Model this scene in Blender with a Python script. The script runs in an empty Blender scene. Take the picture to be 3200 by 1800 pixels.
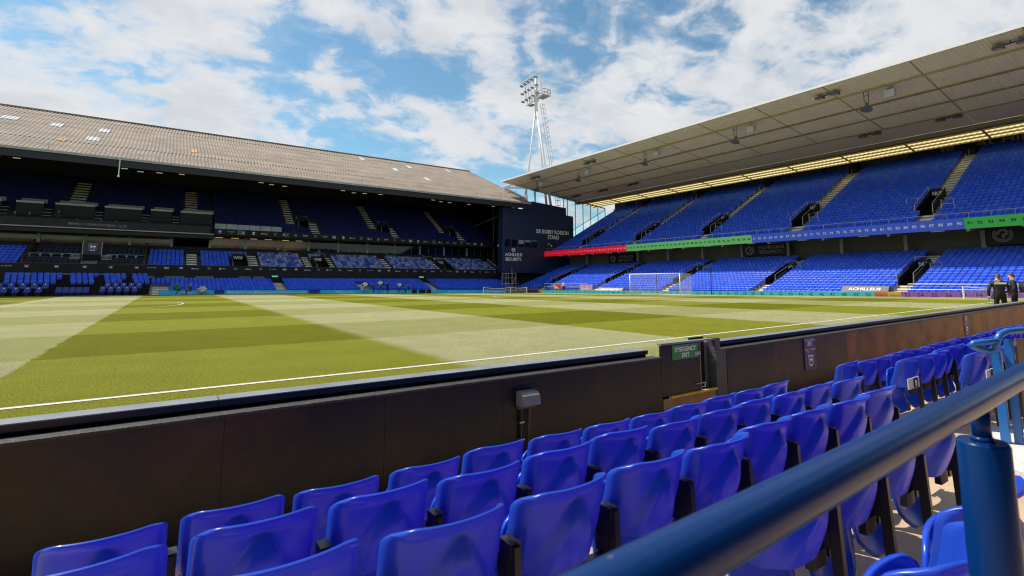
import bpy, math, random
import numpy as np
from mathutils import Vector
random.seed(7); RNG = np.random.default_rng(7)
R = math.radians
SC = bpy.context.scene
COL = SC.collection

# ------------------------------------------------------------------ camera, sky, sun, exposure
cam_d = bpy.data.cameras.new('camera'); cam = bpy.data.objects.new('camera', cam_d); COL.objects.link(cam)
cam.location = (8.28, -8.8, 1.56)
cam.rotation_euler = (R(90) + math.atan(180 / 1560), 0, -R(34.5))
cam_d.sensor_width = 36.0; cam_d.lens = 36.0 * 1560 / 3200
cam_d.shift_y = -200 / 3200
cam_d.clip_start = 0.02; cam_d.clip_end = 5000
cam_d.dof.use_dof = True; cam_d.dof.focus_distance = 16.0; cam_d.dof.aperture_fstop = 6.0
SC.camera = cam

SUN = Vector((-0.376, 0.54, 1.0)).normalized()
SUN_EL = math.asin(SUN.z); SUN_AZ = math.atan2(SUN.x, SUN.y)      # azimuth from +Y towards +X
sun_d = bpy.data.lights.new('sun', 'SUN'); sun = bpy.data.objects.new('sun', sun_d); COL.objects.link(sun)
sun_d.energy = 4.6; sun_d.angle = R(0.53); sun_d.color = (1.0, 0.93, 0.82)
sun.rotation_euler = (-SUN).to_track_quat('-Z', 'Y').to_euler(); sun.location = (0, 0, 60)

world = bpy.data.worlds.new('World'); SC.world = world; world.use_nodes = True
def build_world():
    nt = world.node_tree; N = nt.nodes; L = nt.links
    for n in list(N): N.remove(n)
    out = N.new('ShaderNodeOutputWorld'); bg = N.new('ShaderNodeBackground'); L.new(bg.outputs[0], out.inputs[0])
    bg.inputs[1].default_value = 0.1
    sky = N.new('ShaderNodeTexSky'); sky.sky_type = 'NISHITA'; sky.sun_disc = False
    sky.sun_elevation = SUN_EL; sky.sun_rotation = SUN_AZ
    sky.air_density = 1.0; sky.dust_density = 0.3; sky.ozone_density = 1.6
    tc = N.new('ShaderNodeTexCoord'); sep = N.new('ShaderNodeSeparateXYZ'); L.new(tc.outputs['Generated'], sep.inputs[0])
    def math_(op, a, b=None, clamp=False):
        m = N.new('ShaderNodeMath'); m.operation = op; m.use_clamp = clamp
        for i, v in enumerate((a, b)):
            if v is None: continue
            if isinstance(v, (int, float)): m.inputs[i].default_value = v
            else: L.new(v, m.inputs[i])
        return m.outputs[0]
    zz = math_('ADD', math_('MAXIMUM', sep.outputs[2], 0.0), 0.30)
    cx = math_('DIVIDE', sep.outputs[0], zz); cy = math_('DIVIDE', sep.outputs[1], zz)
    comb = N.new('ShaderNodeCombineXYZ'); L.new(cx, comb.inputs[0]); L.new(cy, comb.inputs[1]); comb.inputs[2].default_value = CLOUD['seed']
    mp = N.new('ShaderNodeMapping'); L.new(comb.outputs[0], mp.inputs[0])
    mp.inputs['Location'].default_value = (CLOUD['ox'], CLOUD['oy'], 0); mp.inputs['Rotation'].default_value = (0, 0, R(CLOUD['rot']))
    mp.inputs['Scale'].default_value = (CLOUD['sx'], CLOUD['sy'], 1)
    def noise(scale, detail, rough, vec, dist=0.0):
        n = N.new('ShaderNodeTexNoise'); n.noise_dimensions = '3D'; L.new(vec, n.inputs['Vector'])
        n.inputs['Scale'].default_value = scale; n.inputs['Detail'].default_value = detail
        n.inputs['Roughness'].default_value = rough; n.inputs['Distortion'].default_value = dist
        return n.outputs['Fac']
    n1 = noise(CLOUD['scale'], 12, 0.52, mp.outputs[0], 0.25)
    n2 = noise(CLOUD['scale'] * 3.1, 9, 0.58, mp.outputs[0], 0.5)
    n3 = noise(CLOUD['scale'] * 1.7, 8, 0.55, mp.outputs[0], 0.2)
    dens = math_('ADD', n1, math_('MULTIPLY', math_('SUBTRACT', n2, 0.5), 0.44))
    def ramp(fac, stops, interp='EASE'):
        r = N.new('ShaderNodeValToRGB'); r.color_ramp.interpolation = interp
        while len(r.color_ramp.elements) < len(stops): r.color_ramp.elements.new(0.5)
        for e, (p, c) in zip(r.color_ramp.elements, stops):
            e.position = p; e.color = (*c, 1) if len(c) == 3 else c
        L.new(fac, r.inputs[0]); return r.outputs[0]
    lo, hi = CLOUD['lo'], CLOUD['hi']
    mask = ramp(dens, [(lo - 0.05, (0, 0, 0)), (lo, (0.16,) * 3), (lo + (hi - lo) * 0.5, (0.75,) * 3), (hi, (1, 1, 1))], 'LINEAR')
    thick = math_('ADD', math_('MULTIPLY', n3, 0.6), math_('MULTIPLY', dens, 0.4))
    shade = ramp(thick, [(0.38, CLOUD['light']), (0.50, CLOUD['mid']), (0.64, CLOUD['dark'])], 'EASE')
    tint = N.new('ShaderNodeMix'); tint.data_type = 'RGBA'; tint.blend_type = 'MULTIPLY'; tint.inputs[0].default_value = 1.0
    L.new(sky.outputs[0], tint.inputs[6]); tint.inputs[7].default_value = (*CLOUD['sky'], 1)
    mix = N.new('ShaderNodeMix'); mix.data_type = 'RGBA'; L.new(mask, mix.inputs[0])
    L.new(tint.outputs[2], mix.inputs[6]); L.new(shade, mix.inputs[7])
    L.new(mix.outputs[2], bg.inputs[0])
CLOUD = dict(seed=2.6, ox=0.0, oy=0.0, rot=20, sx=1.0, sy=1.15, scale=2.8, lo=0.44, hi=0.57, dark=(5.8, 6.0, 6.35), mid=(6.7, 6.85, 7.1), light=(7.2, 7.3, 7.4), sky=(0.92, 1.22, 1.17))
build_world()
SC.view_settings.view_transform = 'Standard'; SC.view_settings.look = 'None'
SC.view_settings.exposure = 0.2; SC.view_settings.gamma = 1.0; SC.view_settings.use_curve_mapping = False
SC.cycles.filter_width = 1.15; SC.cycles.max_bounces = 8; SC.cycles.diffuse_bounces = 4; SC.cycles.glossy_bounces = 3; SC.cycles.transmission_bounces = 5
SC.cycles.transparent_max_bounces = 10; SC.cycles.use_denoising = True; SC.cycles.caustics_reflective = False; SC.cycles.caustics_refractive = False

# ------------------------------------------------------------------ materials
MATS = {}
def s2l(r, g, b):
    f = lambda c: (c / 255 / 12.92) if c / 255 <= 0.04045 else ((c / 255 + 0.055) / 1.055) ** 2.4
    return (f(r), f(g), f(b))
def mk(name, col, rough=0.6, metal=0.0, spec=0.5, var=None, bump=None, emit=0.0, trans=None, coat=0.0, rnd=0.0, wear=None, specks=None):
    """plain procedural surface: base colour, patchy noise variation (scale, amount), bump (scale, strength), wear (colour, scale, threshold)"""
    if name in MATS: return MATS[name]
    m = bpy.data.materials.new(name); m.use_nodes = True; nt = m.node_tree; N = nt.nodes; L = nt.links
    b = N['Principled BSDF']; out = N['Material Output']
    b.inputs['Base Color'].default_value = (*col, 1); b.inputs['Roughness'].default_value = rough
    b.inputs['Metallic'].default_value = metal; b.inputs['Specular IOR Level'].default_value = spec
    if coat: b.inputs['Coat Weight'].default_value = coat; b.inputs['Coat Roughness'].default_value = 0.12
    tc = N.new('ShaderNodeTexCoord'); cur = None
    def noise(scale, detail=5, rough_=0.6):
        n = N.new('ShaderNodeTexNoise'); n.inputs['Scale'].default_value = scale; n.inputs['Detail'].default_value = detail
        n.inputs['Roughness'].default_value = rough_; L.new(tc.outputs['Object'], n.inputs['Vector']); return n.outputs['Fac']
    if var:
        n = noise(var[0]); r = N.new('ShaderNodeMapRange'); L.new(n, r.inputs[0]); r.inputs[1].default_value = 0.3; r.inputs[2].default_value = 0.7
        r.inputs[3].default_value = 1 - var[1]; r.inputs[4].default_value = 1 + var[1]
        mx = N.new('ShaderNodeVectorMath'); mx.operation = 'SCALE'; mx.inputs[0].default_value = col; L.new(r.outputs[0], mx.inputs['Scale'])
        cur = mx.outputs[0]
    if wear:
        n = noise(wear[1], 8, 0.7); r = N.new('ShaderNodeMapRange'); L.new(n, r.inputs[0]); r.inputs[1].default_value = wear[2]; r.inputs[2].default_value = wear[2] + (wear[3] if len(wear) > 3 else 0.06)
        mx = N.new('ShaderNodeMix'); mx.data_type = 'RGBA'; L.new(r.outputs[0], mx.inputs[0])
        if cur: L.new(cur, mx.inputs[6])
        else: mx.inputs[6].default_value = (*col, 1)
        mx.inputs[7].default_value = (*wear[0], 1); cur = mx.outputs[2]
    if specks:                                        # small chips: (colour, scale, threshold)
        n = noise(specks[1], 2, 0.5); r = N.new('ShaderNodeMapRange'); L.new(n, r.inputs[0]); r.inputs[1].default_value = specks[2]; r.inputs[2].default_value = specks[2] + 0.03
        mx = N.new('ShaderNodeMix'); mx.data_type = 'RGBA'; L.new(r.outputs[0], mx.inputs[0])
        if cur: L.new(cur, mx.inputs[6])
        else: mx.inputs[6].default_value = (*col, 1)
        mx.inputs[7].default_value = (*specks[0], 1); cur = mx.outputs[2]
    if rnd:
        oi = N.new('ShaderNodeObjectInfo'); r = N.new('ShaderNodeMapRange'); L.new(oi.outputs['Random'], r.inputs[0]); r.inputs[3].default_value = 1 - rnd; r.inputs[4].default_value = 1 + rnd
        mx = N.new('ShaderNodeVectorMath'); mx.operation = 'SCALE'
        if cur: L.new(cur, mx.inputs[0])
        else: mx.inputs[0].default_value = col
        L.new(r.outputs[0], mx.inputs['Scale']); cur = mx.outputs[0]
    if cur: L.new(cur, b.inputs['Base Color'])
    if bump:
        n = noise(bump[0], 6, 0.65); bp = N.new('ShaderNodeBump'); bp.inputs['Strength'].default_value = bump[1]; bp.inputs['Distance'].default_value = 0.02
        L.new(n, bp.inputs['Height']); L.new(bp.outputs[0], b.inputs['Normal'])
    if emit:
        b.inputs['Emission Color'].default_value = (*col, 1); b.inputs['Emission Strength'].default_value = emit
    if trans:
        t = N.new('ShaderNodeBsdfTranslucent'); t.inputs[0].default_value = (*trans[0], 1)
        ms = N.new('ShaderNodeMixShader'); ms.inputs[0].default_value = trans[1]
        L.new(b.outputs[0], ms.inputs[1]); L.new(t.outputs[0], ms.inputs[2]); L.new(ms.outputs[0], out.inputs[0])
    MATS[name] = m; return m
def glass_mat(name, tint, rough=0.02, alpha=0.25):
    if name in MATS: return MATS[name]
    m = bpy.data.materials.new(name); m.use_nodes = True; nt = m.node_tree; N = nt.nodes; L = nt.links
    N.remove(N['Principled BSDF']); out = N['Material Output']
    tr = N.new('ShaderNodeBsdfTransparent'); tr.inputs[0].default_value = (*tint, 1)
    gl = N.new('ShaderNodeBsdfGlossy'); gl.inputs['Roughness'].default_value = rough; gl.inputs[0].default_value = (0.9, 0.9, 0.9, 1)
    fr = N.new('ShaderNodeFresnel'); fr.inputs[0].default_value = 1.5
    ad = N.new('ShaderNodeMath'); ad.operation = 'ADD'; L.new(fr.outputs[0], ad.inputs[0]); ad.inputs[1].default_value = alpha * 0.2; ad.use_clamp = True
    ms = N.new('ShaderNodeMixShader'); L.new(ad.outputs[0], ms.inputs[0]); L.new(tr.outputs[0], ms.inputs[1]); L.new(gl.outputs[0], ms.inputs[2]); L.new(ms.outputs[0], out.inputs[0])
    MATS[name] = m; return m

BLUE = (0.022, 0.10, 0.62)
M_seat = mk('seat_plastic', BLUE, 0.27, spec=0.55, var=(9, 0.06), trans=((0.21, 0.115, 0.84), 0.38), rnd=0.08, wear=((0.06, 0.11, 0.40), 7, 0.60, 0.25), specks=((0.25, 0.27, 0.36), 70, 0.755))
M_pan = mk('seat_pan_plastic', (0.012, 0.07, 0.62), 0.26, spec=0.5, var=(9, 0.08), trans=((0.06, 0.08, 0.8), 0.15), rnd=0.06)
M_steel_black = mk('black_painted_steel', (0.012, 0.012, 0.013), 0.38, spec=0.5, wear=((0.10, 0.07, 0.05), 14, 0.68), bump=(60, 0.08))
M_disc = mk('number_disc', (0.02, 0.02, 0.05), 0.5)
M_bolt = mk('bolt_steel', (0.35, 0.34, 0.33), 0.35, metal=0.9)
M_white = mk('white_paint', (0.78, 0.78, 0.77), 0.45, var=(3, 0.05))
M_whiteline = mk('line_paint', (0.52, 0.53, 0.48), 0.85, var=(14, 0.12), wear=((0.36, 0.4, 0.14), 30, 0.60, 0.1))
M_conc = mk('sandy_concrete', (0.55, 0.40, 0.27), 0.85, var=(2.2, 0.16), bump=(90, 0.5), wear=((0.26, 0.19, 0.13), 5.5, 0.62, 0.08))
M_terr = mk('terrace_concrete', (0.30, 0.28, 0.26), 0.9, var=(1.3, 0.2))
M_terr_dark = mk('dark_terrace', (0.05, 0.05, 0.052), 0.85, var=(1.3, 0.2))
M_steps = mk('pale_steps', (0.80, 0.73, 0.60), 0.85, var=(2, 0.2))
M_black = mk('black_board', (0.010, 0.010, 0.011), 0.6, spec=0.3, var=(1.5, 0.3))
M_blackgloss = mk('black_cap', (0.018, 0.020, 0.022), 0.42, spec=0.5, var=(3, 0.3), bump=(25, 0.06))
M_capgrey = mk('grey_board_top', (0.20, 0.22, 0.25), 0.42, var=(2.5, 0.22), bump=(18, 0.1))
M_navy = mk('navy_cladding', (0.011, 0.026, 0.070), 0.55, var=(0.4, 0.15))
M_grey = mk('grey_metal', (0.32, 0.33, 0.34), 0.5, var=(1, 0.1))
M_dgrey = mk('dark_grey_metal', (0.05, 0.052, 0.055), 0.5)
M_gal = mk('galvanised_tube', (0.45, 0.46, 0.47), 0.4, metal=0.6)
M_railblue = mk('navy_rail_paint', (0.0005, 0.028, 0.135), 0.28, spec=0.2, bump=(7, 0.05), wear=((0.0008, 0.028, 0.118), 5, 0.56, 0.2), specks=((0.05, 0.09, 0.14), 55, 0.74))
M_railbright = mk('bright_blue_rail_paint', (0.008, 0.12, 0.40), 0.3, spec=0.5, coat=0.3, bump=(12, 0.03))
M_cream = mk('cream_soffit', (0.90, 0.79, 0.66), 0.7, var=(0.5, 0.05))
M_mauve = mk('smooth_soffit', (0.82, 0.68, 0.62), 0.6, var=(0.5, 0.04))
M_purlin = mk('brown_purlin', (0.36, 0.27, 0.15), 0.7, var=(1, 0.2))
M_yellow = mk('yellow_translucent_sheet', (0.74, 0.64, 0.30), 0.6, trans=((0.85, 0.75, 0.36), 0.62))
M_skin = mk('skin', (0.48, 0.27, 0.19), 0.55); M_hair = mk('brown_hair', (0.10, 0.052, 0.026), 0.6)
M_blackcloth = mk('black_cloth', (0.016, 0.016, 0.019), 0.7, bump=(9, 0.8), var=(5, 0.4)); M_shoe = mk('shoe_rubber', (0.02, 0.02, 0.02), 0.6)
M_letter = mk('white_lettering', (0.88, 0.88, 0.88), 0.6); M_letterdim = mk('grey_lettering', (0.30, 0.30, 0.30), 0.6)
M_red = mk('red_print', (0.62, 0.02, 0.03), 0.5); M_cblue = mk('blue_print', (0.01, 0.04, 0.28), 0.5); M_ink = mk('black_ink', (0.01, 0.01, 0.01), 0.6)

# ------------------------------------------------------------------ builders
WL = {}                                   # world position of every object made here
class MB:
    def __init__(s): s.v = []; s.f = []; s.m = []; s.mi = 0
    def add(s, vs, fs):
        o = len(s.v); s.v.extend([tuple(map(float, p)) for p in vs])
        for f in fs: s.f.append([i + o for i in f]); s.m.append(s.mi)
    def quad(s, a, b, c, d): s.add([a, b, c, d], [(0, 1, 2, 3)])
    def box(s, x0, x1, y0, y1, z0, z1):
        s.add([(x0, y0, z0), (x1, y0, z0), (x1, y1, z0), (x0, y1, z0), (x0, y0, z1), (x1, y0, z1), (x1, y1, z1), (x0, y1, z1)],
              [(0, 3, 2, 1), (4, 5, 6, 7), (0, 1, 5, 4), (1, 2, 6, 5), (2, 3, 7, 6), (3, 0, 4, 7)])
    def obox(s, c, ax, ay, az):           # centre and three half-axis vectors
        c, ax, ay, az = map(np.array, (c, ax, ay, az)); vs = []
        for k in (-1, 1):
            for i, j in ((-1, -1), (1, -1), (1, 1), (-1, 1)): vs.append(c + ax * i + ay * j + az * k)
        s.add(vs, [(0, 3, 2, 1), (4, 5, 6, 7), (0, 1, 5, 4), (1, 2, 6, 5), (2, 3, 7, 6), (3, 0, 4, 7)])
    def tube(s, pts, r, n=8, cap=True):
        pts = [np.array(p, float) for p in pts]; rs = r if isinstance(r, (list, tuple)) else [r] * len(pts); rings = []; prev = None
        for i, p in enumerate(pts):
            t = (pts[min(i + 1, len(pts) - 1)] - pts[max(i - 1, 0)]); t = t / (np.linalg.norm(t) + 1e-12)
            if prev is None: a = np.array((0, 0, 1.0)) if abs(t[2]) < 0.9 else np.array((1.0, 0, 0)); u = np.cross(t, a)
            else: u = prev - t * (prev @ t)
            u = u / np.linalg.norm(u); prev = u; w = np.cross(t, u)
            rings.append([p + rs[i] * (u * math.cos(q) + w * math.sin(q)) for q in np.linspace(0, 2 * math.pi, n, endpoint=False)])
        vs = [v for rg in rings for v in rg]; fs = []
        for i in range(len(rings) - 1):
            for j in range(n): fs.append((i * n + j, i * n + (j + 1) % n, (i + 1) * n + (j + 1) % n, (i + 1) * n + j))
        if cap: fs.append(tuple(range(n - 1, -1, -1))); fs.append(tuple(range((len(rings) - 1) * n, len(rings) * n)))
        s.add(vs, fs)
    def prism(s, poly, O, U, V, W, d):     # 2D outline in plane (O, U, V) pushed d along W
        O, U, V, W = map(np.array, (O, U, V, W)); n = len(poly)
        a = [O + U * p[0] + V * p[1] for p in poly]; b = [q + W * d for q in a]
        s.add(a + b, [tuple(range(n - 1, -1, -1)), tuple(range(n, 2 * n))] + [(i, (i + 1) % n, n + (i + 1) % n, n + i) for i in range(n)])
    def poly(s, poly, O, U, V):
        O, U, V = map(np.array, (O, U, V)); s.add([O + U * p[0] + V * p[1] for p in poly], [tuple(range(len(poly)))])
    def disc(s, c, U, V, r, n=16, r2=None):
        c, U, V = map(np.array, (c, U, V)); s.add([c + U * r * math.cos(t) + V * (r2 or r) * math.sin(t) for t in np.linspace(0, 2 * math.pi, n, endpoint=False)], [tuple(range(n))])
    def ring(s, c, U, V, r0, r1, a0=0, a1=2 * math.pi, n=24, el=1.0):
        c, U, V = map(np.array, (c, U, V)); ts = np.linspace(a0, a1, n + 1)
        for i in range(n):
            q = [c + U * r * math.cos(t) + V * r * el * math.sin(t) for r, t in ((r0, ts[i]), (r1, ts[i]), (r1, ts[i + 1]), (r0, ts[i + 1]))]; s.quad(*q)
    def text(s, txt, O, U, V, h, width=None, align='C', bold=0.0, shear=0.0):
        vs, fs = text_geo(txt, bold); x0, x1 = vs[:, 0].min(), vs[:, 0].max(); sc = h / 0.73
        sx = sc if width is None else width / (x1 - x0)
        ox = {'C': -(x0 + x1) / 2, 'L': -x0, 'R': -x1}[align]
        O, U, V = map(np.array, (O, U, V)); s.add([O + U * ((p[0] + ox) * sx + shear * p[1] * sc) + V * (p[1] * sc) for p in vs], fs)
    def build(s, name, mats, parent=None, smooth=False, base=None):
        b = np.array(WL[parent] if parent is not None else (base if base is not None else (0, 0, 0)), float)
        me = bpy.data.meshes.new(name); me.from_pydata([tuple(np.array(p) - b) for p in s.v], [], s.f)
        mats = mats if isinstance(mats, (list, tuple)) else [mats]
        for m in mats: me.materials.append(m)
        if len(mats) > 1: me.polygons.foreach_set('material_index', s.m)
        if smooth: me.polygons.foreach_set('use_smooth', [True] * len(me.polygons))
        me.update(); o = bpy.data.objects.new(name, me); COL.objects.link(o)
        if parent is not None: o.parent = parent
        else: o.location = b
        WL[o] = tuple(b); return o
TMP = bpy.data.scenes.new('workbench')      # scratch scene: shapes are evaluated here, away from the growing main scene
def evaluated_mesh(o):
    TMP.collection.objects.link(o); vl = TMP.view_layers[0]; vl.update()
    return bpy.data.meshes.new_from_object(o.evaluated_get(vl.depsgraph))
_tg = {}
def text_geo(t, bold=0.0):
    k = (t, bold)
    if k not in _tg:
        c = bpy.data.curves.new('t', 'FONT'); c.body = t; c.size = 1.0; c.resolution_u = 2; c.offset = bold; c.align_x = 'LEFT'
        o = bpy.data.objects.new('t', c); me = evaluated_mesh(o)
        vs = np.array([v.co[:] for v in me.vertices]); fs = [tuple(p.vertices) for p in me.polygons]
        bpy.data.objects.remove(o); bpy.data.curves.remove(c); bpy.data.meshes.remove(me); _tg[k] = (vs, fs)
    return _tg[k]
def tag(o, label=None, cat=None, group=None, kind=None):
    for k, v in (('label', label), ('category', cat), ('group', group), ('kind', kind)):
        if v: o[k] = v
    return o
def thing(name, label, cat, loc, group=None, rotz=0.0):
    o = bpy.data.objects.new(name, None); COL.objects.link(o); o.location = loc; o.rotation_euler = (0, 0, rotz); o.empty_display_size = 0.2
    WL[o] = tuple(loc); return tag(o, label, cat, group)
def struct(name, mb, mats, smooth=False): return tag(mb.build(name, mats, None, smooth), kind='structure')
def copy_tree(o, parent=None):
    c = o.copy(); COL.objects.link(c)
    if parent is not None: c.parent = parent
    WL[c] = WL.get(o, (0, 0, 0))
    for ch in list(o.children): copy_tree(ch, c)
    return c
X_, Y_, Z_ = np.array((1.0, 0, 0)), np.array((0, 1.0, 0)), np.array((0, 0, 1.0))
def soft(x): return 0.5 * (x + math.sqrt(x * x + 16.0)) - 0.3
def zp(x, y):                              # the playing surface: slight cross fall towards the far corner
    return 0.0085 * max(0.0, soft(x - 13.0) - 1.7) * (1 - y / 32.0)
def ordinal(n): return ['first', 'second', 'third', 'fourth', 'fifth', 'sixth', 'seventh', 'eighth', 'ninth', 'tenth', 'eleventh', 'twelfth', 'thirteenth', 'fourteenth', 'fifteenth', 'sixteenth', 'seventeenth', 'eighteenth', 'nineteenth', 'twentieth'][n]
# ------------------------------------------------------------------ ground, pitch, markings
def grass_material():
    m = bpy.data.materials.new('mown_grass'); m.use_nodes = True; nt = m.node_tree; N = nt.nodes; L = nt.links
    b = N['Principled BSDF']; b.inputs['Roughness'].default_value = 0.75; b.inputs['Specular IOR Level'].default_value = 0.06
    tc = N.new('ShaderNodeTexCoord'); sp = N.new('ShaderNodeSeparateXYZ'); L.new(tc.outputs['Object'], sp.inputs[0])
    def noise(scale, detail=4, rough=0.6):
        n = N.new('ShaderNodeTexNoise'); n.inputs['Scale'].default_value = scale; n.inputs['Detail'].default_value = detail; n.inputs['Roughness'].default_value = rough
        L.new(tc.outputs['Object'], n.inputs['Vector']); return n.outputs['Fac']
    def mt(op, a, b_=None, c=None):
        q = N.new('ShaderNodeMath'); q.operation = op
        for i, v in enumerate((a, b_, c)):
            if v is None: continue
            if isinstance(v, (int, float)): q.inputs[i].default_value = v
            else: L.new(v, q.inputs[i])
        return q.outputs[0]
    wob = mt('MULTIPLY', mt('SUBTRACT', noise(3.5, 8, 0.8), 0.5), 0.55)
    def bands(coord, start, width):
        f = mt('FLOORED_MODULO', mt('SUBTRACT', mt('ADD', coord, wob), start), width * 2)
        d = mt('SUBTRACT', f, width)                       # <0: mown one way, >0: the other
        return mt('MULTIPLY', mt('ADD', mt('MULTIPLY', mt('MINIMUM', mt('MAXIMUM', mt('MULTIPLY', d, 5.0), -1.0), 1.0), 1.0), 1.0), 0.5)
    bx = bands(sp.outputs[0], 6.15, 6.85); by = bands(sp.outputs[1], 5.0, 5.75)
    def mixc(fac, a, c):
        q = N.new('ShaderNodeMix'); q.data_type = 'RGBA'; L.new(fac, q.inputs[0])
        for i, v in ((6, a), (7, c)):
            if isinstance(v, tuple): q.inputs[i].default_value = (*v, 1)
            else: L.new(v, q.inputs[i])
        return q.outputs[2]
    dark = mixc(by, (0.138, 0.145, 0.002), (0.205, 0.213, 0.018)); light = mixc(by, (0.272, 0.276, 0.105), (0.338, 0.334, 0.165))
    col = mixc(bx, dark, light)
    fine = N.new('ShaderNodeMapRange'); L.new(noise(30, 4, 0.8), fine.inputs[0]); fine.inputs[1].default_value = 0.3; fine.inputs[2].default_value = 0.72; fine.inputs[3].default_value = 0.18; fine.inputs[4].default_value = 1.84
    broad = N.new('ShaderNodeMapRange'); L.new(noise(0.9, 6, 0.65), broad.inputs[0]); broad.inputs[1].default_value = 0.3; broad.inputs[2].default_value = 0.7; broad.inputs[3].default_value = 0.9; broad.inputs[4].default_value = 1.1
    sc = N.new('ShaderNodeVectorMath'); sc.operation = 'SCALE'; L.new(col, sc.inputs[0]); L.new(mt('MULTIPLY', fine.outputs[0], broad.outputs[0]), sc.inputs['Scale'])
    L.new(sc.outputs[0], b.inputs['Base Color'])
    bp = N.new('ShaderNodeBump'); bp.inputs['Strength'].default_value = 0.9; bp.inputs['Distance'].default_value = 0.04; L.new(noise(55, 4, 0.7), bp.inputs['Height']); L.new(bp.outputs[0], b.inputs['Normal'])
    return m
g = MB(); g.quad((-1500, -1500, -0.75), (1500, -1500, -0.75), (1500, 1500, -0.75), (-1500, 1500, -0.75))
struct('ground', g, mk('tarmac', (0.05, 0.05, 0.05), 0.9, var=(0.3, 0.2)))
def sheet(x0, x1, y0, y1, nx, ny, dz):
    q = MB(); xs = np.linspace(x0, x1, nx + 1); ys = np.linspace(y0, y1, ny + 1)
    q.add([(x, y, zp(x, y) + dz) for y in ys for x in xs], [(j * (nx + 1) + i, j * (nx + 1) + i + 1, (j + 1) * (nx + 1) + i + 1, (j + 1) * (nx + 1) + i) for j in range(ny) for i in range(nx)])
    return q
struct('pitch', sheet(-40, 59.6, -4.2, 64.6, 60, 40, 0.0), grass_material(), True)
ap = sheet(59.6, 76, -6, 69, 10, 30, -0.03); struct('perimeter_path', ap, mk('path_tarmac', (0.11, 0.10, 0.09), 0.9, var=(0.5, 0.2)))
ap = sheet(-40, 66, 64.6, 72, 40, 4, -0.02); struct('touchline_path', ap, mk('dark_path', (0.035, 0.04, 0.05), 0.85, var=(0.5, 0.2)))
lines = MB()
def strip(pts, w):
    pts = [np.array(p, float) for p in pts]
    for i in range(len(pts) - 1):
        a, b = pts[i], pts[i + 1]; t = (b - a) / np.linalg.norm(b - a); n = np.array((-t[1], t[0])) * w / 2
        lines.quad(*[(p[0], p[1], zp(p[0], p[1]) + 0.006) for p in (a - n, b - n, b + n, a + n)])
def seg(x0, y0, x1, y1, w=0.11, n=24): strip([(x0 + (x1 - x0) * t, y0 + (y1 - y0) * t) for t in np.linspace(0, 1, n)], w)
WY, GX, MY = 62.6, 55.4, 31.0
seg(-38, 0, GX, 0, 0.12, 80); seg(-38, WY, GX, WY, 0.12, 80); seg(GX, 0, GX, WY, 0.12, 60); seg(0, 0, 0, WY, 0.11, 60)
cir = lambda cx, cy, r, a0, a1, n=70: strip([(cx + r * math.cos(a), cy + r * math.sin(a)) for a in np.linspace(a0, a1, n)], 0.11)
cir(0.2, MY + 3.5, 9.15, 0, 2 * math.pi, 90)
seg(GX - 16.5, MY - 20.1, GX - 16.5, MY + 20.1); seg(GX - 16.5, MY - 20.1, GX, MY - 20.1); seg(GX - 16.5, MY + 20.1, GX, MY + 20.1)
seg(GX - 5.5, MY - 9.2, GX - 5.5, MY + 9.2); seg(GX - 5.5, MY - 9.2, GX, MY - 9.2); seg(GX - 5.5, MY + 9.2, GX, MY + 9.2)
cir(GX - 11, MY, 9.15, math.pi - 0.925, math.pi + 0.925, 30)
tag(lines.build('pitch_markings', M_whiteline), kind='structure')

# ------------------------------------------------------------------ near stand: wall, boards, floor
zl = lambda x: zp(x, -5.0)
ROWS = {'A': (-6.10, -0.19), 'B': (-6.72, -0.04), 'C': (-7.28, 0.07), 'D': (-7.79, 0.115), 'E': (-8.33, 0.205)}
fl = MB()
def floor_strip(x0, x1, y0, y1, z, zr):
    n = max(1, int((x1 - x0) / 2)); xs = np.linspace(x0, x1, n + 1)
    for a, b in zip(xs[:-1], xs[1:]):
        fl.quad((a, y0, z + zl(a)), (b, y0, z + zl(b)), (b, y1, z + zl(b)), (a, y1, z + zl(a)))
        fl.quad((a, y1, z + zl(a)), (b, y1, z + zl(b)), (b, y1, zr + zl(b)), (a, y1, zr + zl(a)))
floor_strip(2, 58, -6.32, -4.5, -0.19, -0.75); floor_strip(2, 58, -6.92, -6.32, -0.04, -0.19); floor_strip(2, 58, -7.46, -6.92, 0.07, -0.04)
floor_strip(2, 58, -8.06, -7.46, 0.115, 0.07); floor_strip(2, 58, -9.4, -8.06, 0.205, 0.115); floor_strip(2, 58, -10.2, -9.4, 0.55, 0.205); floor_strip(2, 58, -11, -10.2, 0.78, 0.55)
struct('terrace_floor', fl, M_conc)
# the rest of this stand climbs behind the camera under its own roof
q = MB()
for r in range(18): q.box(-40, 58, -11.0 - (r + 1) * .8, -11.0 - r * .8, .5 + r * .36, .78 + (r + 1) * .36)
struct('rear_terrace', q, mk('seat_filled_terrace', (0.03, 0.05, 0.22), .6, var=(2, .3)))
q = MB(); q.box(-40, 58, -26.2, -25.6, -.5, 13.5); struct('rear_wall', q, M_terr_dark)
q = MB(); q.box(-40, 58, -26.2, -13.5, 12.2, 12.6); struct('stand_roof', q, mk('dark_roof_lining', (0.06, 0.06, 0.065), .8))

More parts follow.
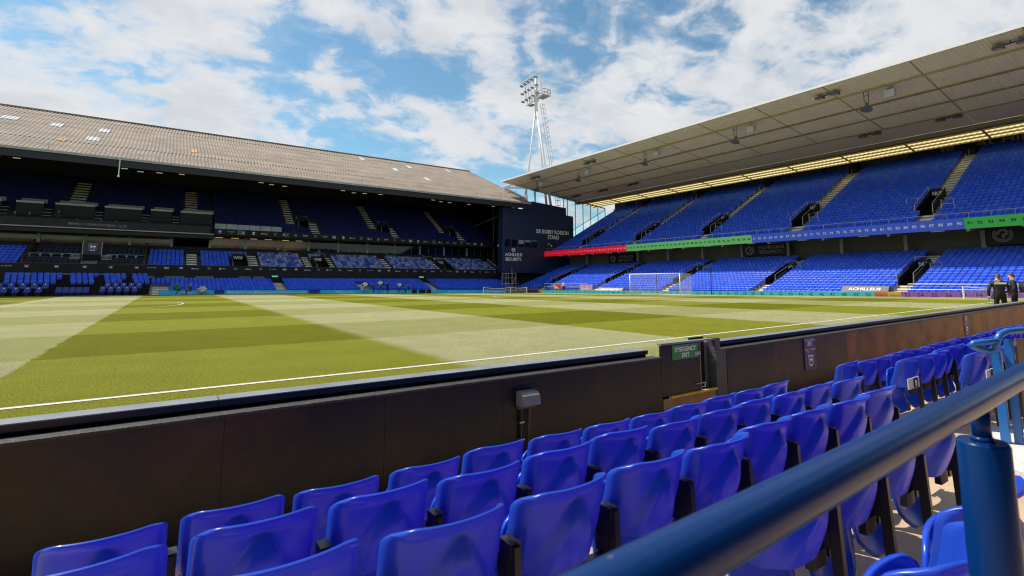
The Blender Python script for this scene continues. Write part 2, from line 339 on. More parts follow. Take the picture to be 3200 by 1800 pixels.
# low black boarded wall along the front of the stand
def wall_material():
    m = mk('black_wall_paint', (0.0075, 0.0062, 0.0055), 0.44, spec=0.38, var=(1.1, 0.35), bump=(16, 0.16), wear=((0.075, 0.034, 0.012), 0.7, 0.46, 0.36), specks=((0.16, 0.13, 0.10), 26, 0.765))
    return m
M_wall = wall_material()
M_wallbounce = mk('worn_board_warm_bounce', (0.21, 0.078, 0.016), 0.5, spec=0.3, var=(1.6, 0.45), bump=(16, 0.2), wear=((0.012, 0.009, 0.008), 1.5, 0.50, 0.22))  # orange-brown is warm bounce off the concrete, put into the board colour
M_wallmid = mk('scuffed_board_faint_bounce', (0.060, 0.024, 0.008), 0.46, spec=0.35, var=(1.3, 0.5), bump=(16, 0.2), wear=((0.012, 0.009, 0.008), 1.2, 0.45, 0.25))  # weaker step of the same painted bounce light, nearer the gate
M_ledge = mk('chipped_ledge', (0.03, 0.029, 0.030), 0.55, bump=(45, 0.7), wear=((0.15, 0.145, 0.145), 30, 0.58, 0.08))
YW = -4.65
def panel_run(t, x0, x1, mat, w=1.22):
    n = max(1, round((x1 - x0) / w)); xs = np.linspace(x0, x1, n + 1)
    for i in range(n):
        a, b = xs[i] + 0.0012, xs[i + 1] - 0.0012; q = MB(); d = random.uniform(-0.0012, 0.0012)
        vs = [(x, y, z + zl(x)) for z in (-0.26, 0.612) for x, y in ((a, YW + d), (b, YW + d), (b, YW + 0.09), (a, YW + 0.09))]
        q.add(vs, [(0, 3, 2, 1), (4, 5, 6, 7), (0, 1, 5, 4), (1, 2, 6, 5), (2, 3, 7, 6), (3, 0, 4, 7)])
        q.build('panel', mat(i, n) if callable(mat) else mat, t)
def long_box(q, x0, x1, y0, y1, z0, z1, n=None, jag=0.0):
    n = n or max(1, int((x1 - x0) / 1.5)); xs = np.linspace(x0, x1, n + 1)
    for a, b in zip(xs[:-1], xs[1:]):
        j = random.uniform(-jag, jag)
        q.add([(a, y0 + j, z0 + zl(a)), (b, y0 + j, z0 + zl(b)), (b, y1, z0 + zl(b)), (a, y1, z0 + zl(a)), (a, y0 + j, z1 + zl(a)), (b, y0 + j, z1 + zl(b)), (b, y1, z1 + zl(b)), (a, y1, z1 + zl(a))],
              [(0, 3, 2, 1), (4, 5, 6, 7), (0, 1, 5, 4), (1, 2, 6, 5), (2, 3, 7, 6), (3, 0, 4, 7)])
for x0, x1, lab, mt in ((4.0, 13.36, 'long black painted board wall left of the emergency exit gate', M_wall), (14.74, 58, 'worn board wall from the exit gate to the far corner, bounce light in its colour', lambda i, n: M_wall if i < 1 else (M_wallmid if i < 3 else M_wallbounce))):
    t = thing('perimeter_wall', lab, 'wall', (x0, YW, -0.25), 'low boarded walls in front of the seats')
    panel_run(t, x0, x1, mt)
    q = MB(); long_box(q, x0, x1, YW - 0.012, YW + 0.13, 0.614, 0.632, int((x1 - x0) / 0.06), 0.003); q.build('ledge', M_ledge, t)
    q = MB(); long_box(q, x0, x1 if x1 < 20 else 58, YW - 0.006, YW - 0.001, -0.20, -0.172); q.build('skirting', M_dgrey, t)
# boards that stand on the pitch side of the wall, seen from behind
for k, (x0, x1, lab) in enumerate(((4.0, 13.30, 'back of the pitchside board with pale grey top, behind the black wall'), (14.62, 58, 'back of the pitchside board running away to the far corner'))):
    t = thing('pitchside_board', lab, 'board', (x0, -4.42, 0), 'pitchside boards seen from behind')
    n = max(1, round((x1 - x0) / 2.4)); xs = np.linspace(x0, x1, n + 1)
    for a, b in zip(xs[:-1], xs[1:]):
        q = MB(); long_box(q, a + .004, b - .004, -4.50, -4.33, 0.657, 0.700, 2); q.build('edge_rail', M_blackgloss, t)
        q = MB(); long_box(q, a + .003, b - .003, -4.505, -4.33, 0.7005, 0.708, 2); q.build('top', M_capgrey, t)
        q = MB(); long_box(q, a, b, -4.46, -4.36, -0.05, 0.655, 2); q.build('back_panel', M_black, t)
# exit gate
zg = zl(13.8)
t = thing('exit_gate', 'black gate panel with a green emergency exit sign in the wall', 'gate', (13.4, YW, -0.25))
q = MB(); q.box(13.364, 14.13, YW, YW + 0.03, 0.15 + zg, 0.765 + zg); q.build('door', M_wall, t)
q = MB(); q.box(13.364, 14.46, YW + 0.002, YW + 0.06, 0.767 + zg, 0.79 + zg); q.build('top_rail', M_capgrey, t)
q = MB(); q.box(14.132, 14.15, YW - 0.004, YW + 0.02, 0.16 + zg, 0.766 + zg); q.build('edge_strip', mk('bare_timber', (0.28, 0.18, 0.12), 0.8, var=(8, 0.3)), t)
q = MB(); q.box(14.15, 14.46, YW + 0.16, YW + 0.18, 0.1, 0.8 + zg); q.box(14.15, 14.46, YW + 0.02, YW + 0.16, 0.09, 0.15); q.build('recess', M_black, t)
q = MB(); q.box(14.02, 14.14, YW - 0.012, YW - 0.001, 0.60 + zg, 0.645 + zg); q.build('bolt', M_gal, t)
q = MB(); q.tube([(14.03, YW - 0.01, 0.24 + zg), (14.15, YW - 0.012, 0.24 + zg), (14.2, YW - 0.02, 0.24 + zg), (14.2, YW - 0.02, 0.19 + zg), (14.14, YW - 0.012, 0.19 + zg)], 0.008, 6); q.build('latch', M_gal, t)
M_sand = mk('bare_board', (0.32, 0.195, 0.09), 0.8, var=(6, 0.18))
for a, b in ((13.38, 13.66), (13.665, 14.0), (14.005, 14.458)):
    q = MB(); q.box(a, b, YW - 0.005, YW + 0.02, -0.23 + zg, 0.115 + zg); q.build('step_board', M_sand, t)
q = MB(); q.box(13.5, 14.458, YW - 0.03, YW + 0.01, 0.122 + zg, 0.146 + zg); q.build('yellow_strip', mk('yellow_paint', (0.62, 0.42, 0.03), 0.6, var=(12, 0.2)), t)
sg = tag(thing('exit_sign', 'green and white EMERGENCY EXIT sign on the gate', 'sign', (13.57, YW - 0.004, 0.58 + zg)))
q = MB(); q.box(13.57, 14.10, YW - 0.006, YW - 0.001, 0.575 + zg, 0.755 + zg); q.build('plate', mk('exit_green', (0.035, 0.27, 0.06), 0.45), sg)
q = MB(); q.text('EMERGENCY', (13.835, YW - 0.0075, 0.672 + zg), X_, Z_, 0.058, 0.43, bold=0.02); q.text('EXIT', (13.835, YW - 0.0075, 0.598 + zg), X_, Z_, 0.056, 0.15, bold=0.02); q.text('12', (14.06, YW - 0.0075, 0.598 + zg), X_, Z_, 0.026, 0.035); q.build('lettering', M_letter, sg)
q = MB(); q.add([(14.462, YW - 0.022, -0.26), (14.70, YW - 0.018, -0.26), (14.70, YW + 0.12, -0.26), (14.462, YW + 0.12, -0.26), (14.466, YW - 0.018, 0.64 + zg), (14.705, YW - 0.014, 0.64 + zg), (14.705, YW + 0.12, 0.64 + zg), (14.466, YW + 0.12, 0.64 + zg)],
                [(0, 3, 2, 1), (4, 5, 6, 7), (0, 1, 5, 4), (1, 2, 6, 5), (2, 3, 7, 6), (3, 0, 4, 7)]); q.box(14.468, 14.58, YW - 0.012, YW + 0.12, 0.641 + zg, 0.79 + zg)
pier = q.build('gate_pier', mk('chipped_pier', (0.06, 0.06, 0.064), 0.5, bump=(22, 0.9), var=(6, 0.3), wear=((0.36, 0.35, 0.35), 26, 0.63, 0.05)), None, base=(14.6, YW, -0.25)); tag(pier, 'chipped grey concrete pier beside the emergency exit gate', 'pier')
# socket box with conduit on the wall
t = thing('socket_box', 'grey weatherproof socket box on a conduit fixed to the black wall', 'socket box', (11.28, YW, -0.2))
prof = [(0.0, 0.35), (0.10, 0.355), (0.135, 0.37), (0.115, 0.455), (0.085, 0.482), (0.0, 0.49)]
q = MB(); q.prism(prof, (11.18, YW - 0.002, 0), -Y_, Z_, X_, 0.205); q.build('cover', mk('grey_plastic', (0.22, 0.22, 0.235), 0.38, var=(5, 0.1)), t)
q = MB(); q.box(11.178, 11.387, YW - 0.05, YW - 0.002, 0.325, 0.349); q.build('back_box', mk('rust_brown', (0.13, 0.07, 0.03), 0.7, var=(20, 0.4)), t)
q = MB(); q.tube([(11.22, YW - 0.03, 0.325), (11.22, YW - 0.025, -0.24)], 0.013, 8); q.build('conduit', M_steel_black, t)
q = MB(); q.box(11.24, 11.30, YW - 0.025, YW - 0.002, -0.24, 0.325); q.build('trunking', M_black, t)
q = MB(); q.tube([(11.33, YW - 0.02, 0.322), (11.325, YW - 0.02, 0.22), (11.32, YW - 0.012, 0.05), (11.31, YW - 0.012, -0.22)], [0.016, 0.012, 0.006, 0.006], 8); q.build('gland_cable', mk('brown_cable', (0.12, 0.08, 0.05), 0.6), t)
for z in (0.19, 0.03):
    q = MB(); q.box(11.195, 11.25, YW - 0.046, YW - 0.002, z, z + 0.014); q.build('clip', M_bolt, t)
# posters on the wall
M_poster = mk('purple_poster', (0.045, 0.032, 0.16), 0.5, var=(3, 0.08))
def crest_shape(q, c, U, V, h, mi=(0, 1, 2)):
    """shield with battlements, a standing horse and a band: outline, field, emblem"""
    w = h * 0.40; c = np.array(c, float); U = np.array(U, float); V = np.array(V, float); Nn = np.cross(U, V)
    sh = lambda k: [(-w * k, h * .36 * k), (-w * k, -h * .22 * k), (-w * .75 * k, -h * .36 * k), (0, -h * .5 * k), (w * .75 * k, -h * .36 * k), (w * k, -h * .22 * k), (w * k, h * .36 * k)]
    q.mi = mi[0]; q.poly(sh(1.0), c, U, V)
    for i in range(5):
        x = -w * 1.1 + i * w * 0.5; q.poly([(x, h * .36), (x + w * .3, h * .36), (x + w * .3, h * .5), (x, h * .5)], c, U, V)
    q.mi = mi[1]; q.poly(sh(0.86), c + Nn * h * .008, U, V)
    q.mi = mi[2]; k = h * 0.30
    horse = [(-1, .55), (-.8, .9), (-.55, .7), (-.2, .55), (.5, .6), (.85, .75), (1.0, .2), (.85, -.1), (.8, -.8), (.6, -.8), (.55, -.2), (.3, -.15), (-.25, -.15), (-.35, -.8), (-.55, -.8), (-.5, -.05), (-.75, -.45), (-.9, -.3), (-.6, .15), (-.75, .45)]
    O = c + Nn * h * .016 + V * h * .03
    q.poly([(p[0] * k * .95, p[1] * k * .8) for p in horse], O, U, V)
    q.poly([(-w * .7, -h * .30), (w * .7, -h * .30), (w * .5, -h * .38), (-w * .5, -h * .38)], c + Nn * h * .016, U, V)
def poster(x0, x1, z0, z1, lab):
    t = thing('wall_poster', lab, 'poster', (x0, YW - 0.01, z0), 'posters on the low wall'); cx = (x0 + x1) / 2; w = x1 - x0; H = z1 - z0; y = YW - 0.0135
    q = MB(); q.box(x0, x1, YW - 0.012, YW - 0.005, z0, z1); q.build('sheet', M_poster, t)
    q = MB(); P = lambda f: (cx, y, z0 + H * f)
    q.text('FOOTBALL IS FOR EVERYONE', P(.905), X_, Z_, .022, w * .86); q.text('WE DO NOT TOLERATE HATE', P(.868), X_, Z_, .014, w * .86)
    q.text('SEE IT.', P(.80), X_, Z_, .035, w * .40, bold=.02); q.text('HEAR IT.', P(.735), X_, Z_, .035, w * .46, bold=.02)
    q.text('TEXT US - YOUR MESSAGE', P(.60), X_, Z_, .024, w * .88, bold=.01); q.text('TO', (cx - w * .22, y, z0 + H * .52), X_, Z_, .035, w * .16, bold=.02)
    q.build('lettering', M_letter, t)
    q = MB(); q.text('REPORT IT', P(.665), X_, Z_, .038, w * .6, bold=.03); q.text('60066', (cx + w * .15, y, z0 + H * .52), X_, Z_, .036, w * .36, bold=.03); q.build('red_lettering', M_red, t)
    q = MB(); crest_shape(q, (cx, y, z0 + H * .28), X_, Z_, H * .36); q.build('crest', [M_letter, M_poster, M_letter], t)
poster(16.88, 17.27, 0.10 + zl(17), 0.625 + zl(17), 'purple club poster on the wall to the right of the gate')
poster(25.15, 25.52, 0.06 + zl(25), 0.60 + zl(25), 'narrow faded poster far along the wall near the blue hoop rail')
# loose white cable at the foot of the wall
q = MB(); q.tube([(12.28, YW - 0.02, 0.02), (12.24, YW - 0.03, -0.05), (12.2, YW - 0.04, -0.12), (12.12, YW - 0.05, -0.23), (11.9, YW - 0.07, -0.235)], 0.008, 6)
tag(q.build('loose_cable', M_gal, None, base=(12.2, YW, -0.24)), 'short grey cable hanging at the foot of the black wall', 'cable')

# ------------------------------------------------------------------ near seats
def shell(fn, nu, nv, th):
    """closed thin shell over fn(s, t): s in -1..1, t in 0..1"""
    S = np.linspace(-1, 1, nu + 1); T = np.linspace(0, 1, nv + 1); P = np.array([[fn(s, t) for s in S] for t in T], float)
    du = np.gradient(P, axis=1); dv = np.gradient(P, axis=0); n = np.cross(du, dv); n /= np.linalg.norm(n, axis=2, keepdims=True) + 1e-9
    A = P + n * th / 2; B = P - n * th / 2; W = nu + 1; K = W * (nv + 1); q = MB()
    vs = list(A.reshape(-1, 3)) + list(B.reshape(-1, 3)); fs = []
    for j in range(nv):
        for i in range(nu):
            a = j * W + i; fs.append((a, a + 1, a + W + 1, a + W)); fs.append((K + a, K + a + W, K + a + W + 1, K + a + 1))
    for i in range(nu): fs.append((i, K + i, K + i + 1, i + 1)); a = nv * W + i; fs.append((a, a + 1, K + a + 1, K + a))
    for j in range(nv): a = j * W; fs.append((a, a + W, K + a + W, K + a)); a = j * W + nu; fs.append((a, K + a, K + a + W, a + W))
    q.add(vs, fs); return q
def rounded(h, rt, rb, w0, t):              # half width of a rounded outline at height fraction t
    z = h * t
    if z > h - rt: d = z - (h - rt); return w0 - rt + math.sqrt(max(0, rt * rt - d * d))
    if z < rb: d = rb - z; return w0 - rb + math.sqrt(max(0, rb * rb - d * d))
    return w0
def tt(t): return 0.5 - 0.5 * math.cos(math.pi * t) if True else t
BH = 0.305
def sst(a, b, x): t = max(0.0, min(1.0, (x - a) / (b - a))); return t * t * (3 - 2 * t)
def back_fn(s, t):
    u = tt(t); w = rounded(BH, 0.072, 0.03, 0.206, u); x = s * w; sx = x / 0.206
    y = 0.0 - 0.075 * u - 0.012 * math.sin(u * math.pi) + 0.058 * abs(sx) ** 2.2
    wb = 0.165 * (1 - (u / 0.86) ** 1.6) if u < 0.86 else 0.0          # lumbar bulge, wide at the foot
    if wb > 0: y -= 0.030 * (1 - sst(wb * 0.55, wb, abs(x))) * min(1.0, (0.86 - u) / 0.25)
    if u > 0.84: y -= 0.028 * ((u - 0.84) / 0.16) ** 2
    if abs(sx) > 0.86: y += 0.052 * (abs(sx) - 0.86) / 0.14
    return (x, y, 0.465 + BH * u)
def pan_fn(s, t):
    u = tt(t); w = rounded(0.44, 0.09, 0.14, 0.197, u); x = s * w; sx = x / 0.197
    y = 0.105 + 0.03 * math.sin(u * math.pi) - 0.04 * abs(sx) ** 2 + 0.03 * u
    if u < 0.25: y -= 0.05 * ((0.25 - u) / 0.25) ** 2
    return (x, y, 0.19 + 0.44 * u)
proto_back = shell(back_fn, 32, 24, 0.014).build('backrest', M_seat, None, True); proto_pan = shell(pan_fn, 14, 14, 0.016).build('seat_pan', M_pan, None, True)
def hide_proto(o): COL.objects.unlink(o)
q = MB(); q.add([(-.0135, -.075, 0), (.0135, -.075, 0), (.0135, -.035, 0), (-.0135, -.035, 0), (-.0135, -.050, .60), (.0135, -.050, .60), (.0135, -.010, .60), (-.0135, -.010, .60)],
                [(0, 3, 2, 1), (4, 5, 6, 7), (0, 1, 5, 4), (1, 2, 6, 5), (2, 3, 7, 6), (3, 0, 4, 7)]); q.box(-.03, .03, -.09, -.02, 0, .006)
proto_leg = q.build('leg', M_steel_black)
q = MB(); q.box(-.115, -.0135, 0, .03, .37, .43); q.box(-.022, .022, -.035, .035, .56, .608); q.box(-.021, -.0135, -.02, .05, .43, .56); q.box(.0135, .021, -.02, .05, .43, .56); q.box(.0135, .09, 0, .03, .385, .425)
proto_br = q.build('hinge_bracket', M_steel_black)
q = MB(); q.tube([(.186, .040, 0), (.186, .075, 0)], .008, 8); proto_bolt = q.build('bolt', M_bolt)
q = MB(); q.prism([(0.031 * math.cos(a), 0.026 * math.sin(a)) for a in np.linspace(0, 2 * math.pi, 16, endpoint=False)], (0, -0.062, 0.705), X_, np.array((0, -0.22, 0.97)), np.array((0, 0.97, 0.22)), 0.006)
proto_disc = q.build('number_disc', M_disc)
for o in (proto_back, proto_pan, proto_leg, proto_br, proto_bolt, proto_disc): hide_proto(o)
def child_copy(src, parent, loc=(0, 0, 0), rot=(0, 0, 0)):
    c = src.copy(); COL.objects.link(c); c.parent = parent; c.location = loc; c.rotation_euler = rot; WL[c] = WL[parent]; return c
def near_seat(x, row, lab, w=0.46, tilt=0.0, dz=0.0):
    y, z = ROWS[row]; z = z + zl(x) + dz
    t = thing('stadium_seat', lab, 'seat', (x, y, z), 'blue tip-up seats in the near stand')
    t.rotation_euler = (0, 0, random.uniform(-.02, .02))
    k = (random.uniform(-.012, .012), 0, random.uniform(-.012, .012))
    b = child_copy(proto_back, t, rot=(random.uniform(-.05, .05), random.uniform(-.015, .015), random.uniform(-.03, .03))); child_copy(proto_disc, b); child_copy(proto_bolt, b, (0, 0, .50)); child_copy(proto_bolt, b, (0, 0, .56))
    child_copy(proto_pan, t, (0, random.uniform(-.008, .008), random.uniform(-.006, .006)), (random.uniform(-.05, .03), 0, random.uniform(-.015, .015)))
    child_copy(proto_leg, t, (w / 2, 0, 0)); child_copy(proto_br, t, (w / 2, 0, 0))
    return t
rowname = {'A': 'front', 'B': 'second', 'C': 'third', 'D': 'fourth', 'E': 'fifth'}
def block(row, last, n, w, where):
    for i in range(n):
        x = last - w / 2 - i * w
        near_seat(x, row, f'blue tip-up seat in {rowname[row]} row of the nearest block, {ordinal(i)} from its gangway end', w)
block('A', 13.55, 12, 0.471, ''); block('B', 13.52, 12, 0.468, ''); block('C', 12.62, 9, 0.4725, ''); block('D', 11.86, 4, 0.47, '')
def block2(row, first, n, w):
    for i in range(n):
        near_seat(first + w / 2 + i * w, row, f'blue tip-up seat in {rowname[row]} row beyond the gangway, {ordinal(i)} from the gangway', w, dz=0.045)
block2('A', 14.72, 20, 0.425); block2('B', 14.52, 20, 0.40); block2('C', 14.62, 12, 0.42)
for i, xx in enumerate((9.28, 9.82, 10.28)):
    near_seat(xx, 'E', ['blue seat half hidden under the near navy rail, lower edge of picture', 'blue seat behind the thick navy rail post', 'blue seat at the right edge beyond the thick navy rail post'][i])
# row letters
def row_sign(letter, x, y, z):
    t = thing('row_sign', f'pale plate lettered {letter} on the seat leg beside the gangway', 'sign', (x, y, z), 'row letter plates')
    q = MB(); q.box(x - .16, x + .13, y - .012, y - .004, z, z + .10); q.build('plate', mk('pale_tape', (0.52, 0.53, 0.52), 0.5, var=(20, 0.1)), t)
    q = MB(); q.box(x - .03, x + .075, y - .0165, y - .0125, z + .006, z + .094); q.build('letter_ground', M_ink, t)
    q = MB(); q.text(letter, (x + .022, y - .0185, z + .022), X_, Z_, .056, None, bold=.03); q.build('lettering', M_letter, t)
row_sign('B', 14.42, -6.86, 0.52); row_sign('C', 14.46, -7.43, 0.68)

# ------------------------------------------------------------------ rails by the camera
YR = lambda x: -8.533 + 0.031 * (x - 8.28)
t = thing('handrail', 'thick navy blue handrail crossing the lower right corner', 'handrail', (9.57, YR(9.57), 0.2))
q = MB(); q.tube([(x, YR(x), 1.338) for x in (7.4, 8.0, 8.4, 8.8, 9.2, 9.6, 10.2, 11.0, 12.0)], 0.024, 28); q.build('rail', M_railblue, t, True)
q = MB(); q.tube([(9.57, YR(9.57), 1.322), (9.57, YR(9.57), 1.262)], 0.0145, 16); q.build('stub', M_railblue, t, True)
q = MB(); q.tube([(9.57, YR(9.57), 1.2625), (9.57, YR(9.57), 1.266), (9.57, YR(9.57), 1.270)], [0.0185, 0.018, 0.0155], 16); q.build('weld', M_railblue, t, True)
q = MB(); q.tube([(9.57, YR(9.57), 0.205), (9.57, YR(9.57), 1.256), (9.57, YR(9.57), 1.262)], [0.039, 0.039, 0.036], 40); post_o = q.build('post', M_railblue, t, False)
for p in post_o.data.polygons: p.use_smooth = abs(p.normal.z) < 0.5
hx, hy = 14.36, -7.50
t = thing('hoop_rail', 'bright blue hooped handrail with brown panel beside the gangway', 'handrail', (hx, hy, 0.1))
q = MB(); q.tube([(14.75, -7.78, 1.15), (14.42, -7.58, 1.125), (14.36, -7.545, 1.10), (14.335, -7.53, 1.06), (14.33, -7.51, 0.99), (14.32, -7.49, 0.955), (14.28, -7.46, 0.95), (14.20, -7.40, 0.985), (14.17, -7.385, 1.0), (14.18, -7.40, 1.02), (14.24, -7.46, 1.03), (14.33, -7.52, 1.04)], 0.028, 12); q.build('rail', M_railbright, t, True)
q = MB(); q.box(14.37, 14.42, -7.53, -7.47, 0.1, 0.95); q.build('post', M_railbright, t)
q = MB(); q.box(14.43, 14.47, -7.60, -7.545, 0.1, 1.05); q.build('post', M_railbright, t)
q = MB(); q.obox((14.62, -7.68, 0.62), (0.13, -0.07, 0), (0.004, 0.008, 0), (0, 0, 0.44)); q.build('infill_panel', mk('brown_glazed_panel', (0.16, 0.11, 0.08), 0.25, var=(3, 0.2)), t)
q = MB(); q.obox((14.62, -7.665, 0.85), (0.09, -0.05, 0), (0.004, 0.008, 0), (0, 0, 0.012)); q.obox((14.62, -7.665, 0.42), (0.09, -0.05, 0), (0.004, 0.008, 0), (0, 0, 0.012)); q.build('panel_frame', M_railbright, t)
q = MB(); pts = [(13.7, -7.30), (14.3, -7.24), (15.6, -7.34), (15.6, -7.86), (13.55, -7.80)]
q.prism([(p[0], p[1]) for p in pts], (0, 0, 0.016), X_, Y_, Z_, 0.15)
tag(q.build('painted_step', mk('white_painted_concrete', (0.66, 0.65, 0.62), 0.8, var=(4, 0.15), bump=(60, 0.3), wear=((0.40, 0.31, 0.22), 3.0, 0.55, 0.1)), None, base=(14.5, -7.5, 0)), 'white painted concrete step under the blue hoop rail', 'step')
# ------------------------------------------------------------------ seats of the far stands
def far_seat_mesh():
    q = MB(); us = (-.215, -.12, .12, .215); vo = (-.035, 0, 0, -.035)
    zr = ((.40, 1.0, .0), (.70, 1.0, .03), (.775, .97, .045), (.80, .86, .05)); vs = []
    for z, k, dv in zr:
        for u, o in zip(us, vo): vs.append((u * k, o + dv, z))
    fs = [(j * 4 + i, j * 4 + i + 1, (j + 1) * 4 + i + 1, (j + 1) * 4 + i) for j in range(3) for i in range(3)]
    for u, o in zip(us, vo): vs.append((u * .86, o + .085, .80))
    fs += [(12 + i, 13 + i, 17 + i, 16 + i) for i in range(3)]
    q.add(vs, fs)
    # tipped up pan in front of the back
    p = [(-.20, -.10, .30), (.20, -.10, .30), (.20, -.155, .56), (-.20, -.155, .56), (-.18, -.12, .61), (.18, -.12, .61), (.18, -.06, .60), (-.18, -.06, .60), (-.2, -.03, .36), (.2, -.03, .36)]
    q.add(p, [(0, 1, 2, 3), (3, 2, 5, 4), (4, 5, 6, 7), (0, 3, 4, 7, 8), (1, 9, 6, 5, 2), (0, 8, 9, 1)])
    return q
FS = far_seat_mesh(); FSV = np.array(FS.v)
NMAP = lambda u, v, z: (v, u, z)          # end stand: rows run along Y, depth along X
WMAP = lambda u, v, z: (u, v, z)          # long stand: rows run along X, depth along Y
def seats_from(pos, which, name, mat, base):
    """one mesh of many seats (too many and too small to pick apart)"""
    n = len(pos); P = np.array(pos); k = len(FSV)
    L_ = FSV[None] + 0.0; V = np.repeat(L_, n, 0)
    jit = RNG.normal(0, .008, (n, 1, 1)); V = V.copy(); V[:, :, 1:2] += jit
    w = np.empty_like(V)
    if which == 'N': w[..., 0] = V[..., 1] + P[:, None, 1]; w[..., 1] = V[..., 0] + P[:, None, 0]; w[..., 2] = V[..., 2] + P[:, None, 2]
    elif which == 'W': w[..., 0] = V[..., 0] + P[:, None, 0]; w[..., 1] = V[..., 1] + P[:, None, 1]; w[..., 2] = V[..., 2] + P[:, None, 2]
    return w.reshape(-1, 3), n
def stuff_seats(name, groups, mat, base, lab):
    vs = []; cnt = 0; mi = []
    for gi, (which, pos) in enumerate(groups):
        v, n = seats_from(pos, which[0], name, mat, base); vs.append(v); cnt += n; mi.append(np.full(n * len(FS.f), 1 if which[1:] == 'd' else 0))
    V = np.concatenate(vs) - np.array(base); k = len(FSV)
    faces = []
    for i in range(cnt):
        o = i * k; faces.extend([[a + o for a in f] for f in FS.f])
    me = bpy.data.meshes.new(name); me.from_pydata(V.tolist(), [], faces); me.materials.append(mat); me.materials.append(M_shadeseat); me.polygons.foreach_set('material_index', np.concatenate(mi).astype(np.int32))
    at = me.attributes.new('tone', 'FLOAT', 'FACE'); at.data.foreach_set('value', np.repeat(RNG.random(cnt), len(FS.f)).astype(np.float32))
    me.update(); o = bpy.data.objects.new(name, me); COL.objects.link(o); o.location = base; WL[o] = base
    return tag(o, lab, 'seats', kind='stuff')
def tone_mat(name, a, b, lo, hi, rough=0.38):
    m = mk(name, a, rough, spec=0.28); nt = m.node_tree; N = nt.nodes; L = nt.links
    at = N.new('ShaderNodeAttribute'); at.attribute_name = 'tone'; mr = N.new('ShaderNodeMapRange'); L.new(at.outputs['Fac'], mr.inputs[0]); mr.inputs[1].default_value = lo; mr.inputs[2].default_value = hi
    mx = N.new('ShaderNodeMix'); mx.data_type = 'RGBA'; L.new(mr.outputs[0], mx.inputs[0]); mx.inputs[6].default_value = (*a, 1); mx.inputs[7].default_value = (*b, 1); L.new(mx.outputs[2], N['Principled BSDF'].inputs['Base Color'])
    return m
M_farseat = tone_mat('far_seat_blue', (0.024, 0.10, 0.78), (0.05, 0.155, 0.84), 0.3, 1.15, 0.45)
M_shadeseat = tone_mat('blue_seat_painted_shade', (0.005, 0.013, 0.115), (0.008, 0.02, 0.16), 0, 1, 0.5)  # seat blue with the roof's shade painted in, for the long stand's upper tier
M_paleseat = tone_mat('faded_seat_blue', (0.03, 0.07, 0.42), (0.33, 0.40, 0.62), 0.1, 0.95)
M_navyseat = tone_mat('navy_padded_seat', (0.012, 0.017, 0.035), (0.02, 0.027, 0.05), 0, 1, 0.5)

def in_any(u, lst): return any(a <= u <= b for a, b in lst)
def make_tier(parent, MAP, u0, u1, v0, z0, depth, rise, n, aisles=(), voms=(), mat=None, aw=1.1, pitch=0.5, step_mat=None):
    """stepped terrace; aisles are centres, voms (u0, u1, row0, row1) openings; returns seat positions (u, v, z, row)"""
    q = MB(); cuts = sorted({u0, u1, *[x for a, b, _, _ in voms for x in (a, b)]})
    for r in range(n):
        v = v0 + r * depth; z = z0 + r * rise
        for a, b in zip(cuts[:-1], cuts[1:]):
            m = (a + b) / 2
            if any(va <= m <= vb and r0 <= r <= r1 for va, vb, r0, r1 in voms): continue
            q.quad(MAP(a, v, z), MAP(b, v, z), MAP(b, v + depth, z), MAP(a, v + depth, z))
            q.quad(MAP(a, v, z - rise), MAP(b, v, z - rise), MAP(b, v, z), MAP(a, v, z))
    q.build('terrace', mat or M_terr, parent)
    for c in aisles:
        q = MB(); uc, w = (c[:2] if isinstance(c, tuple) else (c, aw)); r0, r1 = 0, n
        if isinstance(c, tuple) and len(c) > 2: uc, w, r0, r1 = c
        for r in range(r0, r1):
            if any(va <= uc <= vb and a <= r <= b for va, vb, a, b in voms):
                if q.v: q.build('aisle_steps', step_mat or M_steps, parent); q = MB()
                continue
            v = v0 + r * depth; z = z0 + r * rise
            pts = [MAP(uc - w / 2 + .03, v + .02, z + .004), MAP(uc + w / 2 - .03, v + depth * .97, z + .02)]
            lo, hi = np.minimum(*pts), np.maximum(*pts); q.box(lo[0], hi[0], lo[1], hi[1], lo[2], hi[2])
            pts = [MAP(uc - w / 2 + .03, v + depth * .5, z + .021), MAP(uc + w / 2 - .03, v + depth * .99, z + rise * .5)]
            lo, hi = np.minimum(*pts), np.maximum(*pts); q.box(lo[0], hi[0], lo[1], hi[1], lo[2], hi[2])
        if q.v: q.build('aisle_steps', step_mat or M_steps, parent)
    pos = []
    for r in range(n):
        us = np.arange(u0 + .3, u1 - .2, pitch)
        for u in us:
            bad = False
            for c in aisles:
                uc, w = (c[0], c[1]) if isinstance(c, tuple) else (c, aw)
                if isinstance(c, tuple) and len(c) > 2 and not (c[2] <= r < c[3]): continue
                if abs(u - uc) < w / 2 + .2: bad = True
            for va, vb, a, b in voms:
                if va - .22 < u < vb + .22 and a <= r <= b: bad = True
            if not bad: pos.append((u, v0 + r * depth + depth * .72, z0 + r * rise, r))
    return pos
